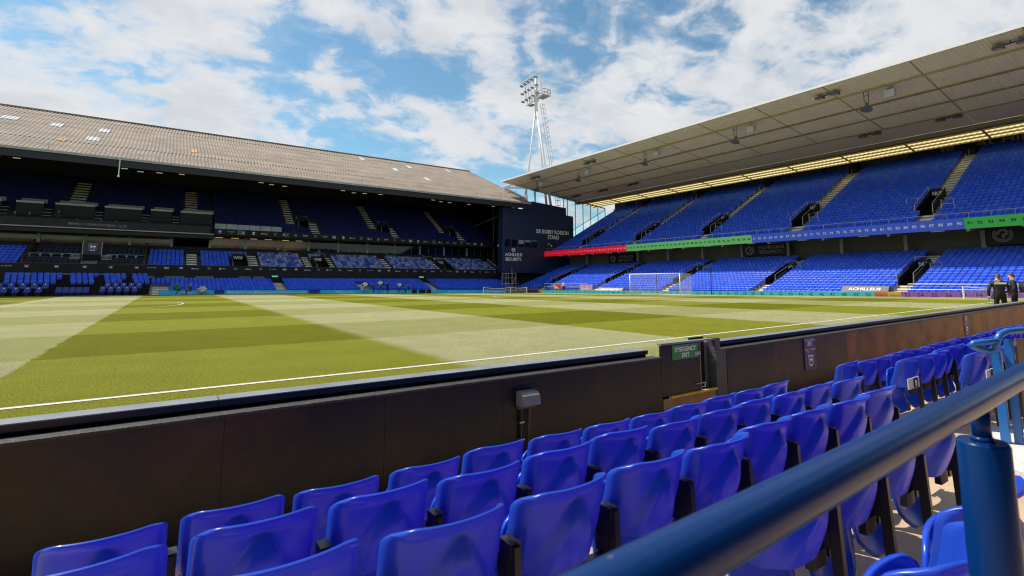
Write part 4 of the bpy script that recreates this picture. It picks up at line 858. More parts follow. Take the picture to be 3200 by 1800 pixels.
for x0, tx in ((23.6, 'GREENE KING'), (28.9, 'GREENE KING')):
    q = MB(); q.text(tx, (x0, 77.92, 6.15), X_, Z_, .22, 1.7); q.poly([(-.2, 0), (.2, 0), (.26, .28), (.1, .12), (0, .3), (-.1, .12), (-.26, .28)], (x0, 77.92, 6.42), X_, Z_); q.build('lettering', M_letterdim, WS)
for x0 in (40.5, 47.5):
    q = MB(); q.ring((x0, 77.92, 6.2), X_, Z_, .16, .26, R(-140), R(110), 12); q.poly([(.4, -.03), (1.9, -.03), (1.9, .03), (.4, .03)], (x0, 77.92, 6.2), X_, Z_); q.build('lettering', M_letterdim, WS)
# press gallery: dark stepped floor, desks, balustrade, lettering
q = MB()
for r in range(4): q.box(-32, 13.5, 75.05 + r * 1.0, 79.0, 8.35 + r * .62 - .62, 8.35 + r * .62)
q.build('gallery_floor', mk('gallery_black', (0.018, 0.019, 0.018), .7), WS)
M_desk = mk('pale_desk', (0.50, 0.51, 0.49), .55, var=(2, .1))
for a, b in ((-14, -9.3), (-8.0, -5.4), (-4.3, -.3), (.7, 4.8), (5.8, 8.3), (9.3, 13.3)):
    q = MB(); q.box(a, b, 77.8, 78.5, 11.55, 11.8); q.build('desk', M_desk, WS)
    q = MB(); q.box(a + .3, b + .2, 78.75, 78.85, 11.7, 12.2); q.build('desk_screen', mk('grey_screen', (0.25, 0.26, 0.25), .5), WS)
    q = MB(); q.box(a, b, 77.86, 77.9, 10.0, 11.54); q.build('desk_front', MATS['gallery_black'], WS)
for x in (-8.9, -4.9, .2, 5.3, 8.8):
    for k in range(5): q = MB(); q.box(x - .4, x + .4, 75.9 + k * .4, 76.2 + k * .4, 9.0 + k * .45, 9.05 + k * .45); q.build('gallery_step', M_grey, WS)
for x in np.arange(-14, 13, 1.5):
    q = MB(); q.quad((x + .02, 75.0, 8.45), (x + 1.48, 75.0, 8.45), (x + 1.48, 75.0, 9.45), (x + .02, 75.0, 9.45)); q.build('pane', mk('smoked_panel', (.022, .023, .023), .45, spec=.3), WS)
q = MB(); q.text('IPSWICH TOWN FOOTBALL CLUB', (.45, 74.97, 8.72), X_, Z_, .36, 5.9, bold=.005); q.build('lettering', M_letterdim, WS)
for x in np.arange(13.5, 22.4, 1.5):
    q = MB(); q.quad((x + .02, 75.0, 9.22), (x + 1.46, 75.0, 9.22), (x + 1.46, 75.0, 9.95), (x + .02, 75.0, 9.95)); q.build('pane', mk('frosted_glass', (0.30, 0.33, 0.34), .25, var=(1, .2)), WS)
# roof
EY, EZ, RY, RK2 = 67.5, 16.6, 90.0, 0.453
wz = lambda y: EZ + RK2 * (y - EY)
def asb():
    m = mk('weathered_corrugated_sheet', (0.25, 0.202, 0.158), .85, var=(.35, .22), wear=((0.10, 0.075, 0.055), 1.7, .56, .16)); return m
M_asb = asb()
xe = lambda y: 64.9 - (y - EY) * .03
ysr = np.linspace(EY - .25, RY, 9); PER = .42
for j, (ya, yb) in enumerate(zip(ysr[:-1], ysr[1:])):
    q = MB(); x1 = xe((ya + yb) / 2); n = int((x1 + 34) / PER) * 6; xs_ = np.linspace(-34, x1, n + 1); vs = []
    for i, x in enumerate(xs_):
        d = .052 * math.cos(i * math.pi / 3); vs += [(x, ya - .12, wz(ya - .12) + d + .018), (x, yb, wz(yb) + d)]
    q.add(vs, [(2 * i, 2 * i + 1, 2 * i + 3, 2 * i + 2) for i in range(n)]); o = q.build('roof_sheet_course', M_asb, WS, True)
M_sky = mk('pale_roof_light', (0.44, 0.46, 0.48), .4); M_or = mk('rusty_patch_sheet', (0.48, 0.27, 0.08), .8, var=(3, .3))
def patch(x, y, w, l, m, nm):
    q = MB(); n = max(2, int(w / PER)) * 6; xs_ = x + np.arange(n + 1) * PER / 6; i0 = round((x + 34) / PER * 6); vs = []
    xs_ = -34 + (i0 + np.arange(n + 1)) * ((xe(y) + 34) / (int((xe(y) + 34) / PER) * 6))
    for i, xx in enumerate(xs_):
        d = .052 * math.cos((i0 + i) * math.pi / 3) + .07; vs += [(xx, y, wz(y) + d), (xx, y + l, wz(y + l) + d)]
    q.add(vs, [(2 * i, 2 * i + 1, 2 * i + 3, 2 * i + 2) for i in range(n)]); q.build(nm, m, WS)
for x, y, w in ((-11.2, 81.0, 1.7), (-6.2, 80.3, 1.5), (-1.2, 80.6, 1.4), (-1.7, 74.6, 1.6), (46.9, 75.6, 1.0), (38.0, 86.3, .9), (47.0, 84.6, 1.0), (42.4, 80.3, .9), (57.0, 86.2, 1.0)): patch(x, y, w, 2.1, M_sky, 'roof_light')
patch(-4.1, 72.4, 1.2, 1.7, M_or, 'patch_sheet'); patch(9.7, 75.0, .8, 1.8, M_or, 'patch_sheet')
q = MB(); q.box(-34, 65, 67.15, 67.4, 16.28, 16.55); q.build('gutter', mk('pale_gutter', (0.42, 0.42, 0.41), .6, var=(1, .2)), WS)
q = MB(); n = 900; xs_ = np.linspace(-34, 65, n + 1); vs = []
for i, x in enumerate(xs_): d = (0, .035, .035, 0)[i % 4]; vs += [(x, 67.3 - d, 15.42), (x, 67.3 - d, 16.3)]
q.add(vs, [(2 * i, 2 * i + 1, 2 * i + 3, 2 * i + 2) for i in range(n)]); q.box(-34, 65, 67.34, 67.44, 15.42, 16.3); q.build('eave_fascia', mk('black_cladding', (0.012, 0.013, 0.016), .5, spec=.5), WS)
q = MB(); q.add([(-34, 67.5, 15.9), (64.4, 67.5, 15.9), (64.0, 90, wz(90) - .5), (-34, 90, wz(90) - .5)], [(0, 1, 2, 3)]); q.build('roof_lining', mk('dark_green_lining', (0.008, 0.012, 0.008), .9), WS)
q = MB(); q.tube([(-34, RY, wz(RY) + .1), (xe(RY), RY, wz(RY) + .1)], .16, 8); q.build('ridge_cap', M_asb, WS)
q = MB(); q.add([(64.9, 67.4, 16.3), (64.9, 67.4, 16.75), (xe(RY), RY, wz(RY) + .1), (xe(RY), RY, wz(RY) - .5)], [(0, 1, 2, 3)]); q.build('verge', mk('dark_verge', (0.10, 0.085, 0.07), .7), WS)
q = MB(); q.add([(-34, RY, wz(RY)), (63, RY, wz(RY)), (63, 97, 22), (-34, 97, 22)], [(0, 1, 2, 3)]); q.build('rear_roof_slope', M_asb, WS)
q = MB()
for x in np.arange(-30, 64, 5.2): q.tube([(x, 67.9, 16.7), (x, 67.9, 17.5)], .03, 5)
q.tube([(-34, 67.9, 17.45), (64, 67.9, 17.45)], .018, 5); q.tube([(-34, 67.9, 17.1), (64, 67.9, 17.1)], .018, 5); q.build('eave_safety_line', M_gal, WS)
q = MB()
for xg in (-11, -8.5, -6.8, 3.0, 4.6, 6.6, 9.0, 18.5, 20.0, 21.8, 30, 32.0, 33.6, 36, 45.5, 47.5, 49.2, 53, 58):
    q.box(xg - .32, xg + .32, 69.2 + (xg * 7 % 3) * .5, 69.35 + (xg * 7 % 3) * .5, 15.6, 15.66)
q.build('eave_lamps', mk('dim_lamp', (0.6, 0.56, 0.35), .5, emit=.45), WS)
q = MB(); q.tube([(62.2, 67.6, 15.5), (58.2, 77.0, 12.5)], .18, 6); q.tube([(62.0, 72, 0), (62.0, 72, 15.5)], .16, 6); q.tube([(62.0, 76, 3), (62.0, 76, 16)], .16, 6); q.build('gable_frame', M_dgrey, WS)
q = MB(); q.tube([(2.66, 67.15, 16.4), (2.64, 67.1, 14.4)], .06, 8); q.tube([(2.64, 67.1, 14.4), (2.64, 67.1, 14.15)], [.09, .15], 10)
tag(q.build('drop_mast', M_white, None, base=(2.65, 67.1, 14.2)), 'white drop mast hanging from the eave of the corrugated roof', 'mast')

# dugout seats
def dug_seat(q_):
    q = MB()
    q.prism([(-.24, .0), (.24, .0), (.27, .30), (.22, .62), (-.22, .62), (-.27, .30)], (0, .12, .35), X_, np.array((0, .25, .97)), Y_, .10); return q
db = dug_seat(0).build('backrest', mk('dugout_blue', (0.012, 0.035, 0.30), .35)); q = MB(); q.prism([(-.25, 0), (.25, 0), (.27, .12), (-.27, .12)], (0, -.36, .28), X_, Z_, Y_, .5); dp = q.build('cushion', MATS['dugout_blue'])
q = MB(); q.prism([(-.05, .02), (.05, .02), (.05, .11), (0, .14), (-.05, .11)], (0, .20, .72), X_, np.array((0, .25, .97)), np.array((0, -1., 0)), .006); de = q.build('crest', M_letter); q = MB(); q.box(-.18, .18, -.3, .2, 0, .28); dbse = q.build('base', M_black)
for o in (db, dp, de, dbse): hide_proto(o)
k = 0
def rowword(n): return ordinal(n)
for name_, xs_ in (('left', np.arange(-10.5, -2.4, .92)), ('right', np.arange(2.25, 5.6, .74))):
    for rr in range(2):
        for i, x in enumerate(xs_):
            t = thing('dugout_seat', f'padded blue {name_} dugout seat, {("front", "rear")[rr]} row, {ordinal(i)} from the left', 'seat', (x + rr * .37 + (.0 if rr else 0), 65.5 + rr * .9, .05 + rr * .42), 'padded dugout seats')
            for p_ in (db, dp, de, dbse): child_copy(p_, t)
for i, x in enumerate(np.arange(-1.5, .9, .58)):
    t = thing('dugout_seat', f'plain blue seat between the two dugouts, {ordinal(i)} from the left', 'seat', (x, 65.3, 0.0), 'plain seats between the dugouts')
    for p_ in (db, dp, dbse): child_copy(p_, t)
dugpos = [(x, 67.2 + r * .7, .95 + r * .28, r) for r in range(4) for a, b in ((-6.4, -1.9), (-.9, 1.3), (2.2, 4.0), (4.9, 6.5)) for x in np.arange(a + (3 - r) * .12, b, .54)]
stuff_seats('dugout_back_rows', [('W', dugpos)], M_farseat, (0, 66, 0), 'rows of blue seats rising behind the dugouts')
q = MB(); q.box(-32, 6.6, 66.9, 71.0, -.3, .4); q.box(-32, 6.6, 68.8, 71, .4, 1.2); q.box(-32, 6.6, 65.0, 66.9, -.3, .03); q.build('dugout_plinth', M_black, WS)
# ------------------------------------------------------------------ navy block in the corner
NB = thing('corner_block', 'navy clad corner block with white lettering between the two stands', 'building', (67, 68.3, 0))
q = MB(); q.prism([(59.2, 3.2), (76.6, 3.2), (76.6, 14.9), (74.7, 15.0), (74.7, 16.5), (66.0, 17.1), (64.5, 15.4), (59.2, 15.4)], (0, 68.3, 0), X_, Z_, Y_, 1.6); q.build('wall', M_navy, NB)
q = MB(); q.box(59.6, 76, 70.1, 70.3, -.6, 3.3); q.build('undercroft', M_black, NB)
q = MB(); q.box(59.0, 59.5, 68.15, 68.28, -.4, 9.0); q.build('corner_post', mk('blue_post', (0.012, 0.04, 0.13), .5), NB)
for i, x in enumerate(np.linspace(59.5, 65.8, 5)):
    q = MB(); q.box(x, x + 1.38, 68.24, 68.28, 8.02, 9.5); f = q.build('window', M_dgrey, NB)
    q = MB(); q.box(x + .06, x + 1.32, 68.215, 68.235, 8.08, 9.44); q.build('pane', mk('dark_glass', (0.006, 0.007, 0.009), .08, spec=.6), f)
    if i in (2, 3, 4):
        q = MB(); q.box(x + .08, x + 1.3, 68.195, 68.21, 9.42 - (.75, .35, .12)[i - 2], 9.42); q.build('blind', M_grey, f)
q = MB(); q.text('SIR BOBBY ROBSON', (71.1, 68.27, 10.98), X_, Z_, .80, 8.3, bold=.025); q.text('STAND', (71.3, 68.27, 9.95), X_, Z_, .80, 2.9, bold=.025); q.build('lettering', M_letter, NB)
q = MB(); q.text('ACHILLEUS', (61.65, 68.27, 6.32), X_, Z_, .60, 3.9, bold=.025); q.text('SECURITY.', (61.65, 68.27, 5.45), X_, Z_, .60, 3.75, bold=.025); sponsor_helmet(q, (61.6, 68.27, 7.5), X_, Z_, .72); q.build('sponsor_lettering', M_letter, NB)
q = MB(); q.text('D1', (70.1, 68.27, 8.75), X_, Z_, .40, .55); q.box(70.6, 70.9, 68.24, 68.28, 8.45, 8.75); q.build('door_sign', M_letter, NB)
q = MB(); q.box(71.0, 71.7, 68.24, 68.29, 7.9, 9.6); q.build('door', mk('dark_maroon_door', (0.03, 0.008, 0.01), .5), NB)

# ------------------------------------------------------------------ floodlight tower
TX, TY = 71.5, 74.0
FT = thing('floodlight_tower', 'white floodlight tower rising behind the roof corner', 'floodlight tower', (TX, TY, 0))
q = MB(); apex = (TX, TY, 39.2); A = (TX - .3, TY + 4.6, 15.0); B = (TX + .6, TY - 4.4, 15.0); C = (TX + 3.4, TY + .5, 15.0)
for nm, p in (('leg', A), ('leg', B), ('leg', C)):
    q = MB(); q.tube([p, tuple(np.array(p) * .02 + np.array(apex) * .98)], [.28, .19], 10); q.build(nm, M_white, FT, True)
q = MB(); q.tube([(TX, TY, 36.5), (TX, TY, 41.0), (TX, TY, 46.0)], [.28, .36, .18], 12); q.build('mast', M_white, FT, True)
q = MB(); q.tube([(TX, TY, 40.3), (TX, TY, 40.9)], .6, 12); q.build('collar', M_white, FT)
leg_at = lambda p, z: tuple(np.array(p) + (np.array(apex) - np.array(p)) * ((z - p[2]) / (apex[2] - p[2])))
for i, (p, r_, z1, z2) in enumerate(((A, B, 24.0, 25.0), (A, C, 24.0, 24.5), (B, C, 24.5, 24.5))):
    q = MB(); q.tube([leg_at(p, z1), leg_at(r_, z2)], .24, 8); q.build('brace', M_white, FT)
for p, r_ in (((TX - 8.0, TY + .5, 20.6), leg_at(A, 24)), ((TX - 8.0, TY + .5, 20.6), (TX - 7.0, TY - .5, 16.0)), ((TX - 7.0, TY - .5, 16.0), (TX - 3.0, TY - .5, 18.5)), ((TX - 3.0, TY - .5, 18.5), (TX - 8.0, TY + .5, 20.6)), ((TX - 5.6, TY, 20.0), (TX - 5.6, TY - .5, 15.0)), ((TX - 3.0, TY - .5, 19.5), (TX - 3.0, TY - .5, 14.5)), ((TX - 8, TY + .5, 20.6), (TX - 1.0, TY + 2, 21.5)), ((TX - 2.4, TY - 2.5, 13), (TX - 2.4, TY - 2.5, 20.5))):
    q = MB(); q.tube([p, r_], .22, 8); q.build('base_brace', M_white, FT)
# head frame runs along Y and leans towards the pitch
hf = lambda s, t: np.array((TX - .5 - .5 * t, TY - 2.75 * s, 40.6 + 4.6 * t + .2 * s))
q = MB()
for a, b in (((-1, .1), (-1, 1.08)), ((1, .0), (1, 1.08)), ((-1, 1.08), (1, 1.08)), ((-1.05, -.1), (1.1, .0))): q.tube([hf(*a), hf(*b)], .11, 6)
for s in (-.62, -.25, .12, .55): q.tube([hf(s, 0), hf(s, 1.0)], .06, 5)
q.build('head_frame', M_white, FT)
M_fl = mk('floodlight_casing', (0.15, 0.13, 0.10), .5, metal=.3); M_lens = mk('floodlight_glass', (0.5, 0.52, 0.55), .15)
for t_ in (.12, .50, .88):
    for s in (-1.25, -.82, -.38, .08, .62):
        c = hf(s, t_); q = MB(); q.obox(c + np.array((-.45, 0, 0)), (.34, 0, -.08), (0, .28, 0), (.02, 0, .085)); h = q.build('lamp_head', M_fl, FT)
        q = MB(); q.obox(c + np.array((-.47, 0, -.115)), (.30, 0, -.07), (0, .25, 0), (.004, 0, .015)); q.build('lens', M_lens, h)
q = MB(); c0 = np.array((TX + .4, TY - 1.6, 41.0)); q.box(c0[0] - .8, c0[0] + .9, c0[1] - 1.7, c0[1] + .8, 40.6, 40.75); q.box(TX - .6, TX + .4, TY + .7, TY + 2.2, 39.7, 39.8); q.build('platform', M_grey, FT)
q = MB()
for z in (41.3, 42.0): q.tube([(c0[0] - .8, c0[1] - 1.7, z), (c0[0] + .9, c0[1] - 1.7, z), (c0[0] + .9, c0[1] + .8, z), (c0[0] - .8, c0[1] + .8, z), (c0[0] - .8, c0[1] - 1.7, z)], .05, 5)
for x in (-.8, .05, .9):
    for y in (-1.7, .8): q.tube([(c0[0] + x, c0[1] + y, 40.7), (c0[0] + x, c0[1] + y, 42.0)], .05, 5)
for y in (.7, 1.45, 2.2): q.tube([(TX - .6, TY + y, 39.7), (TX - .6, TY + y, 41.6)], .05, 5)
q.tube([(TX - .6, TY + .7, 41.6), (TX - .6, TY + 2.2, 41.6)], .05, 5); q.build('platform_rail', M_dgrey, FT)
q = MB(); la, lb = np.array((TX + .7, TY - .9, 39.4)), np.array((TX + 1.8, TY - 4.6, 17.0))
for d in (-.28, .28): q.tube([la + np.array((d, 0, 0)), lb + np.array((d, 0, 0))], .05, 5)
for t_ in np.linspace(0, 1, 22): p = la + (lb - la) * t_; q.tube([p + np.array((-.28, 0, 0)), p + np.array((-.2, -.5, 0)), p + np.array((.5, -.5, 0)), p + np.array((.28, 0, 0))], .035, 4)
for d in (-.2, .5): q.tube([la + np.array((d, -.5, 0)), lb + np.array((d, -.5, 0))], .035, 4)
q.build('caged_ladder', M_gal, FT)

# ------------------------------------------------------------------ lights and speakers under the end stand roof
def double_light(x, y, lab, drop=.25):
    z = rz(x) - .02; t = thing('roof_floodlight', lab, 'floodlight', (x, y, z), 'twin floodlights under the cream roof')
    q = MB(); q.box(x - .06, x + .06, y - 1.1, y + 1.1, z - drop, z - drop + .08); q.box(x - .04, x + .04, y - .05, y + .05, z - drop, z); q.build('bracket', M_dgrey, t)
    for s in (-.72, .72):
        q = MB(); q.prism([(-.45, 0), (.4, .12), (.4, .34), (-.3, .30)], (x - .1, y + s - .34, z - drop - .32), X_, Z_, Y_, .68); h = q.build('lamp_head', mk('grey_lamp_body', (0.12, 0.12, 0.125), .4), t)
        q = MB(); q.prism([(-.44, -.02), (.38, .10), (.38, .115), (-.44, -.005)], (x - .1, y + s - .30, z - drop - .32), X_, Z_, Y_, .60); q.build('lens', M_lens, h)
for y, lab in ((13.6, 'twin floodlight near the roof edge, second from the right'), (.0, 'twin floodlight near the roof edge at the right side'), (48.8, 'twin floodlight near the roof edge, third from the right'), (63.3, 'twin floodlight near the roof edge at its far left corner')): double_light(63.1, y, lab)
for y, lab in ((14.9, 'twin floodlight on the rear purlin, second from the right'), (7.5, 'twin floodlight on the rear purlin at the right'), (52.1, 'twin floodlight on the rear purlin, third from the left'), (59.7, 'twin floodlight on the rear purlin, second from the left'), (67.4, 'twin floodlight on the rear purlin at the far left')): double_light(76.7, y, lab, .15)
for i, y in enumerate((10.9, 25.0, 39.2, 53.7, 65.3)):
    x = 65.1; z = rz(x) - .15; t = thing('drop_light', f'floodlight on a long drop yoke under the roof, {ordinal(i)} from the right', 'floodlight', (x, y, z), 'floodlights on long drop yokes')
    q = MB(); q.tube([(x - .1, y - .2, z), (x - .1, y - .2, z - .9), (x, y, z - 1.2)], .035, 5); q.tube([(x - .1, y + .2, z), (x - .1, y + .2, z - .9), (x, y, z - 1.2)], .035, 5); q.tube([(x - .1, y - .2, z - .4), (x - .1, y + .2, z - .4)], .03, 5); q.build('yoke', M_dgrey, t)
    q = MB(); q.tube([(x, y, z - 1.15), (x - .15, y, z - 1.5), (x - .3, y, z - 1.85)], [.16, .22, .55], 12); q.build('lamp_bell', mk('grey_lamp_bell', (0.20, 0.20, 0.21), .35, metal=.4), t)
for i, y in enumerate((8.9, 23.0, 37.1, 51.5, 63.9)):
    x = 65.1; z = rz(x) - .15; t = thing('roof_speaker', f'pale box loudspeaker hanging under the roof, {ordinal(i)} from the right', 'loudspeaker', (x, y, z), 'box loudspeakers under the cream roof')
    q = MB(); q.tube([(x, y - .25, z - .5), (x, y - .25, z - .25), (x, y + .25, z - .25), (x, y + .25, z - .5)], .03, 5); q.tube([(x, y, z), (x, y, z - .25)], .03, 5); q.build('hanger', M_dgrey, t)
    q = MB(); q.prism([(-.32, -1.15), (.3, -1.0), (.36, -.3), (-.3, -.42)], (x, y - .4, z), X_, Z_, Y_, .8); q.build('cabinet', mk('pale_cabinet', (0.55, 0.58, 0.60), .5), t)

# ------------------------------------------------------------------ pitchside LED boards
M_cy = mk('led_cyan', (0.015, 0.27, 0.47), .45, emit=.25); M_teal = mk('led_teal', (0.03, 0.32, 0.36), .45, emit=.25); M_pur = mk('led_purple', (0.19, 0.065, 0.24), .45, emit=.25)
def wboard(x0, x1, texts, lab):
    t = thing('display_board', lab, 'advertising board', (x0, 63.95, zp(x0, 64)), 'display boards along the far touchline')
    n = max(1, round((x1 - x0) / 2)); xs_ = np.linspace(x0, x1, n + 1)
    for a, b in zip(xs_[:-1], xs_[1:]):
        q = MB(); z0, z1 = zp(a, 64) - .03, zp(b, 64) - .03
        q.add([(a, 63.9, z0), (b, 63.9, z1), (b, 64.05, z1), (a, 64.05, z0), (a, 63.9, z0 + .52), (b, 63.9, z1 + .52), (b, 64.05, z1 + .52), (a, 64.05, z0 + .52)], [(0, 3, 2, 1), (4, 5, 6, 7), (0, 1, 5, 4), (1, 2, 6, 5), (2, 3, 7, 6), (3, 0, 4, 7)]); q.build('panel', M_cy, t)
    q = MB()
    for tx, x, w, h in texts:
        q.text(tx, (x, 63.885, zp(x, 64) + .12), X_ + Z_ * (zp(x + 1, 64) - zp(x, 64)), Z_, h, w, bold=.01)
        if tx == 'fleximize': q.poly([(-.32, -.02), (-.2, -.02), (-.2, .28), (-.32, .2)], (x - w / 2, 63.885, zp(x, 64) + .1), X_, Z_); q.poly([(-.17, .02), (-.1, .02), (-.1, .32), (-.17, .28)], (x - w / 2, 63.885, zp(x, 64) + .1), X_, Z_)
    q.build('lettering', M_letter, t)
wboard(7.55, 13.25, [('fleximize', 11.0, 1.9, .22)], 'short cyan display board behind the green covered camera')
wboard(14.4, 24.35, [('fleximize.com', 16.2, 3.0, .23), ('fleximize', 19.0, 1.7, .2), ('Fast, Flexible Business Loans', 22.0, 4.2, .21)], 'cyan display board lettered fleximize.com left of the camera crew')
wboard(26.0, 57.0, [('fleximize', 29.6, 2.2, .2), ('fleximize.com', 36.5, 3.4, .22), ('fleximize', 42.4, 2.2, .2), ('Fast, Flexible Business Loans', 48.4, 5.2, .22), ('fleximize', 54.6, 2.4, .2)], 'long cyan display board running to the far corner')
for x, lab in ((13.8, 'low blue gate between the cyan boards, left of the fleximize.com board'), (25.15, 'low blue gate between the cyan boards beside the camera crew')):
    t = thing('touchline_gate', lab, 'gate', (x, 64, 0), 'low gates between the boards'); z = zp(x, 64)
    q = MB(); q.tube([(x - .5, 63.95, z), (x - .5, 63.95, z + .48), (x + .5, 63.95, z + .48), (x + .5, 63.95, z)], .025, 6); q.tube([(x, 63.95, z), (x, 63.95, z + .48)], .02, 5); q.build('frame', M_railblue, t)
    q = MB(); q.box(x - .47, x + .47, 63.97, 63.99, z + .06, z + .42); q.build('panel', mk('gate_blue', (.012, .04, .36), .5), t)
def nboard(ya, yb, n0, n1, m, lab, tm, fmt=str, base=-.06, h=.47):
    t = thing('number_board', lab, 'advertising board', (60, ya, zp(60, ya)), 'numbered display boards behind the goal'); n = n1 - n0 + 1; w = (ya - yb) / n
    for k in range(n):
        a, b = ya - k * w, ya - (k + 1) * w; za, zb = zp(60, a) + base, zp(60, b) + base; q = MB(); e = .008
        q.add([(60, a - e, za), (60, b + e, zb), (60.12, b + e, zb), (60.12, a - e, za), (60, a - e, za + h), (60, b + e, zb + h), (60.12, b + e, zb + h), (60.12, a - e, za + h)], [(0, 3, 2, 1), (4, 5, 6, 7), (0, 1, 5, 4), (1, 2, 6, 5), (2, 3, 7, 6), (3, 0, 4, 7)]); pn = q.build('panel', m, t); q2 = MB()
        s = fmt(n0 + k); q2.text(s, (59.985, (a + b) / 2, (za + zb) / 2 + .06), -Y_, Z_, .33 if len(s) < 4 else .2, None if len(s) < 4 else w * .85); q2.build('lettering', tm, pn)
M_num = mk('dark_numerals', (0.015, 0.07, 0.09), .6); M_numr = mk('dark_red_numerals', (0.08, 0.01, 0.01), .6); M_nump = mk('dark_purple_numerals', (0.05, 0.012, 0.07), .6)
nboard(58.6, 57.35, 1, 1, mk('led_mustard', (0.28, 0.22, 0.05), .5, emit=.1), 'mustard board panel at the far end of the numbered boards', M_num, lambda k: ' 1')
nboard(57.35, 9.8, 2, 50, M_teal, 'long teal board numbered 2 to 50 behind the goal', M_num)
nboard(9.8, 8.82, 51, 51, mk('led_orange', (0.42, 0.10, 0.05), .5, emit=.2), 'orange board panel numbered 51', M_numr, lambda k: 'CH1D-51')
nboard(8.82, 7.85, 52, 52, mk('led_amber', (0.42, 0.27, 0.04), .5, emit=.2), 'amber board panel numbered 52', M_num, lambda k: 'CH2U-52')
nboard(7.85, -3.1, 53, 64, M_pur, 'purple board numbered from 53 behind the two people', M_nump)
q = MB(); q.box(59.9, 60.1, 58.7, 62.5, -.45, .1); tag(q.build('dark_barrier', M_dgrey, None, base=(60, 60, 0)), 'dark low barrier in the corner beside the mustard board', 'barrier')

# ------------------------------------------------------------------ goal and nets
def net(q, P, Q, R_, S, nu, nv, w=.012):
    P, Q, R_, S = map(np.array, (P, Q, R_, S)); f = lambda a, b: (P * (1 - a) + Q * a) * (1 - b) + (S * (1 - a) + R_ * a) * b
    for i in range(nu + 1): a = i / nu; q.tube([f(a, 0), f(a, 1)], w / 2, 3, False)
    for j in range(nv + 1): b = j / nv; q.tube([f(0, b), f(1, b)], w / 2, 3, False)
gz = zp(GX, MY); G = thing('goal', 'white goal with net in front of the teal numbered board', 'goal', (GX, 30.4, gz))
g0, g1, gh, gd = 30.4 - 3.66, 30.4 + 3.66, 2.44, 2.2
for y in (g0, g1): q = MB(); q.tube([(GX, y, gz), (GX, y, gz + gh)], .062, 12); q.build('post', M_white, G, True)
q = MB(); q.tube([(GX, g0, gz + gh), (GX, g1, gz + gh)], .062, 12); q.build('crossbar', M_white, G, True)
M_net = mk('net_cord', (0.62, 0.62, 0.66), .7)
q = MB(); net(q, (GX + gd, g0, gz), (GX + gd, g1, gz), (GX + gd, g1, gz + gh), (GX + gd, g0, gz + gh), 52, 17)
net(q, (GX, g0, gz), (GX + gd, g0, gz), (GX + gd, g0, gz + gh), (GX, g0, gz + gh), 16, 17); net(q, (GX, g1, gz), (GX + gd, g1, gz), (GX + gd, g1, gz + gh), (GX, g1, gz + gh), 16, 17); net(q, (GX, g0, gz + gh), (GX, g1, gz + gh), (GX + gd, g1, gz + gh), (GX + gd, g0, gz + gh), 52, 14); q.build('net', M_net, G)
q = MB(); q.tube([(GX + .1, g0, gz + .03), (GX + gd, g0, gz + .03), (GX + gd, g1, gz + .03), (GX + .1, g1, gz + .03)], .04, 6); q.build('ground_bar', M_white, G)
for y, lab in ((32.6, 'dark net pole seen through the goal net'), (25.0, 'dark net pole standing to the right of the goal')):
    x = 58.6; q = MB(); q.tube([(x, y, zp(x, y)), (x, y, zp(x, y) + 2.75)], .045, 8); q.tube([(x, y, zp(x, y) + 2.75), (x - .8, y, zp(x, y) + 2.85)], .03, 6); tag(q.build('net_pole', M_steel_black, None, base=(x, y, zp(x, y))), lab, 'pole', 'poles that hold the goal net')
def small_net(posts, h, lab):
    t = thing('training_net', lab, 'net', (posts[0][0], posts[0][1], zp(*posts[0])), 'low training nets')
    P = [np.array((x, y, zp(x, y))) for x, y in posts]
    for p in P: q = MB(); q.tube([p, p + Z_ * h], .06, 8); q.build('post', M_white, t)
    q = MB(); qn = MB()
    for a, b in zip(P[:-1], P[1:]):
        n = 14; pts = [a + (b - a) * s + Z_ * (h - .03 - .22 * math.sin(s * math.pi) * min(1, np.linalg.norm(b - a) / 5)) for s in np.linspace(0, 1, n)]; q.tube(pts, .04, 6)
        for p, s in zip(pts, np.linspace(0, 1, n)): qn.tube([p, a + (b - a) * s + Z_ * .05], .006, 3, False)
        for zz in (.2, .4, .6): qn.tube([a + Z_ * zz, (a + b) / 2 + Z_ * zz * .8, b + Z_ * zz], .006, 3, False)
    q.build('tape', M_white, t); qn.build('net', M_net, t)
small_net([(48.6, 57.6), (53.6, 57.6), (56.7, 57.4)], .95, 'white low training net by the far corner')
small_net([(55.3, 2.6), (57.2, .3), (59.0, -1.6)], .92, 'white low training net in front of the purple board')

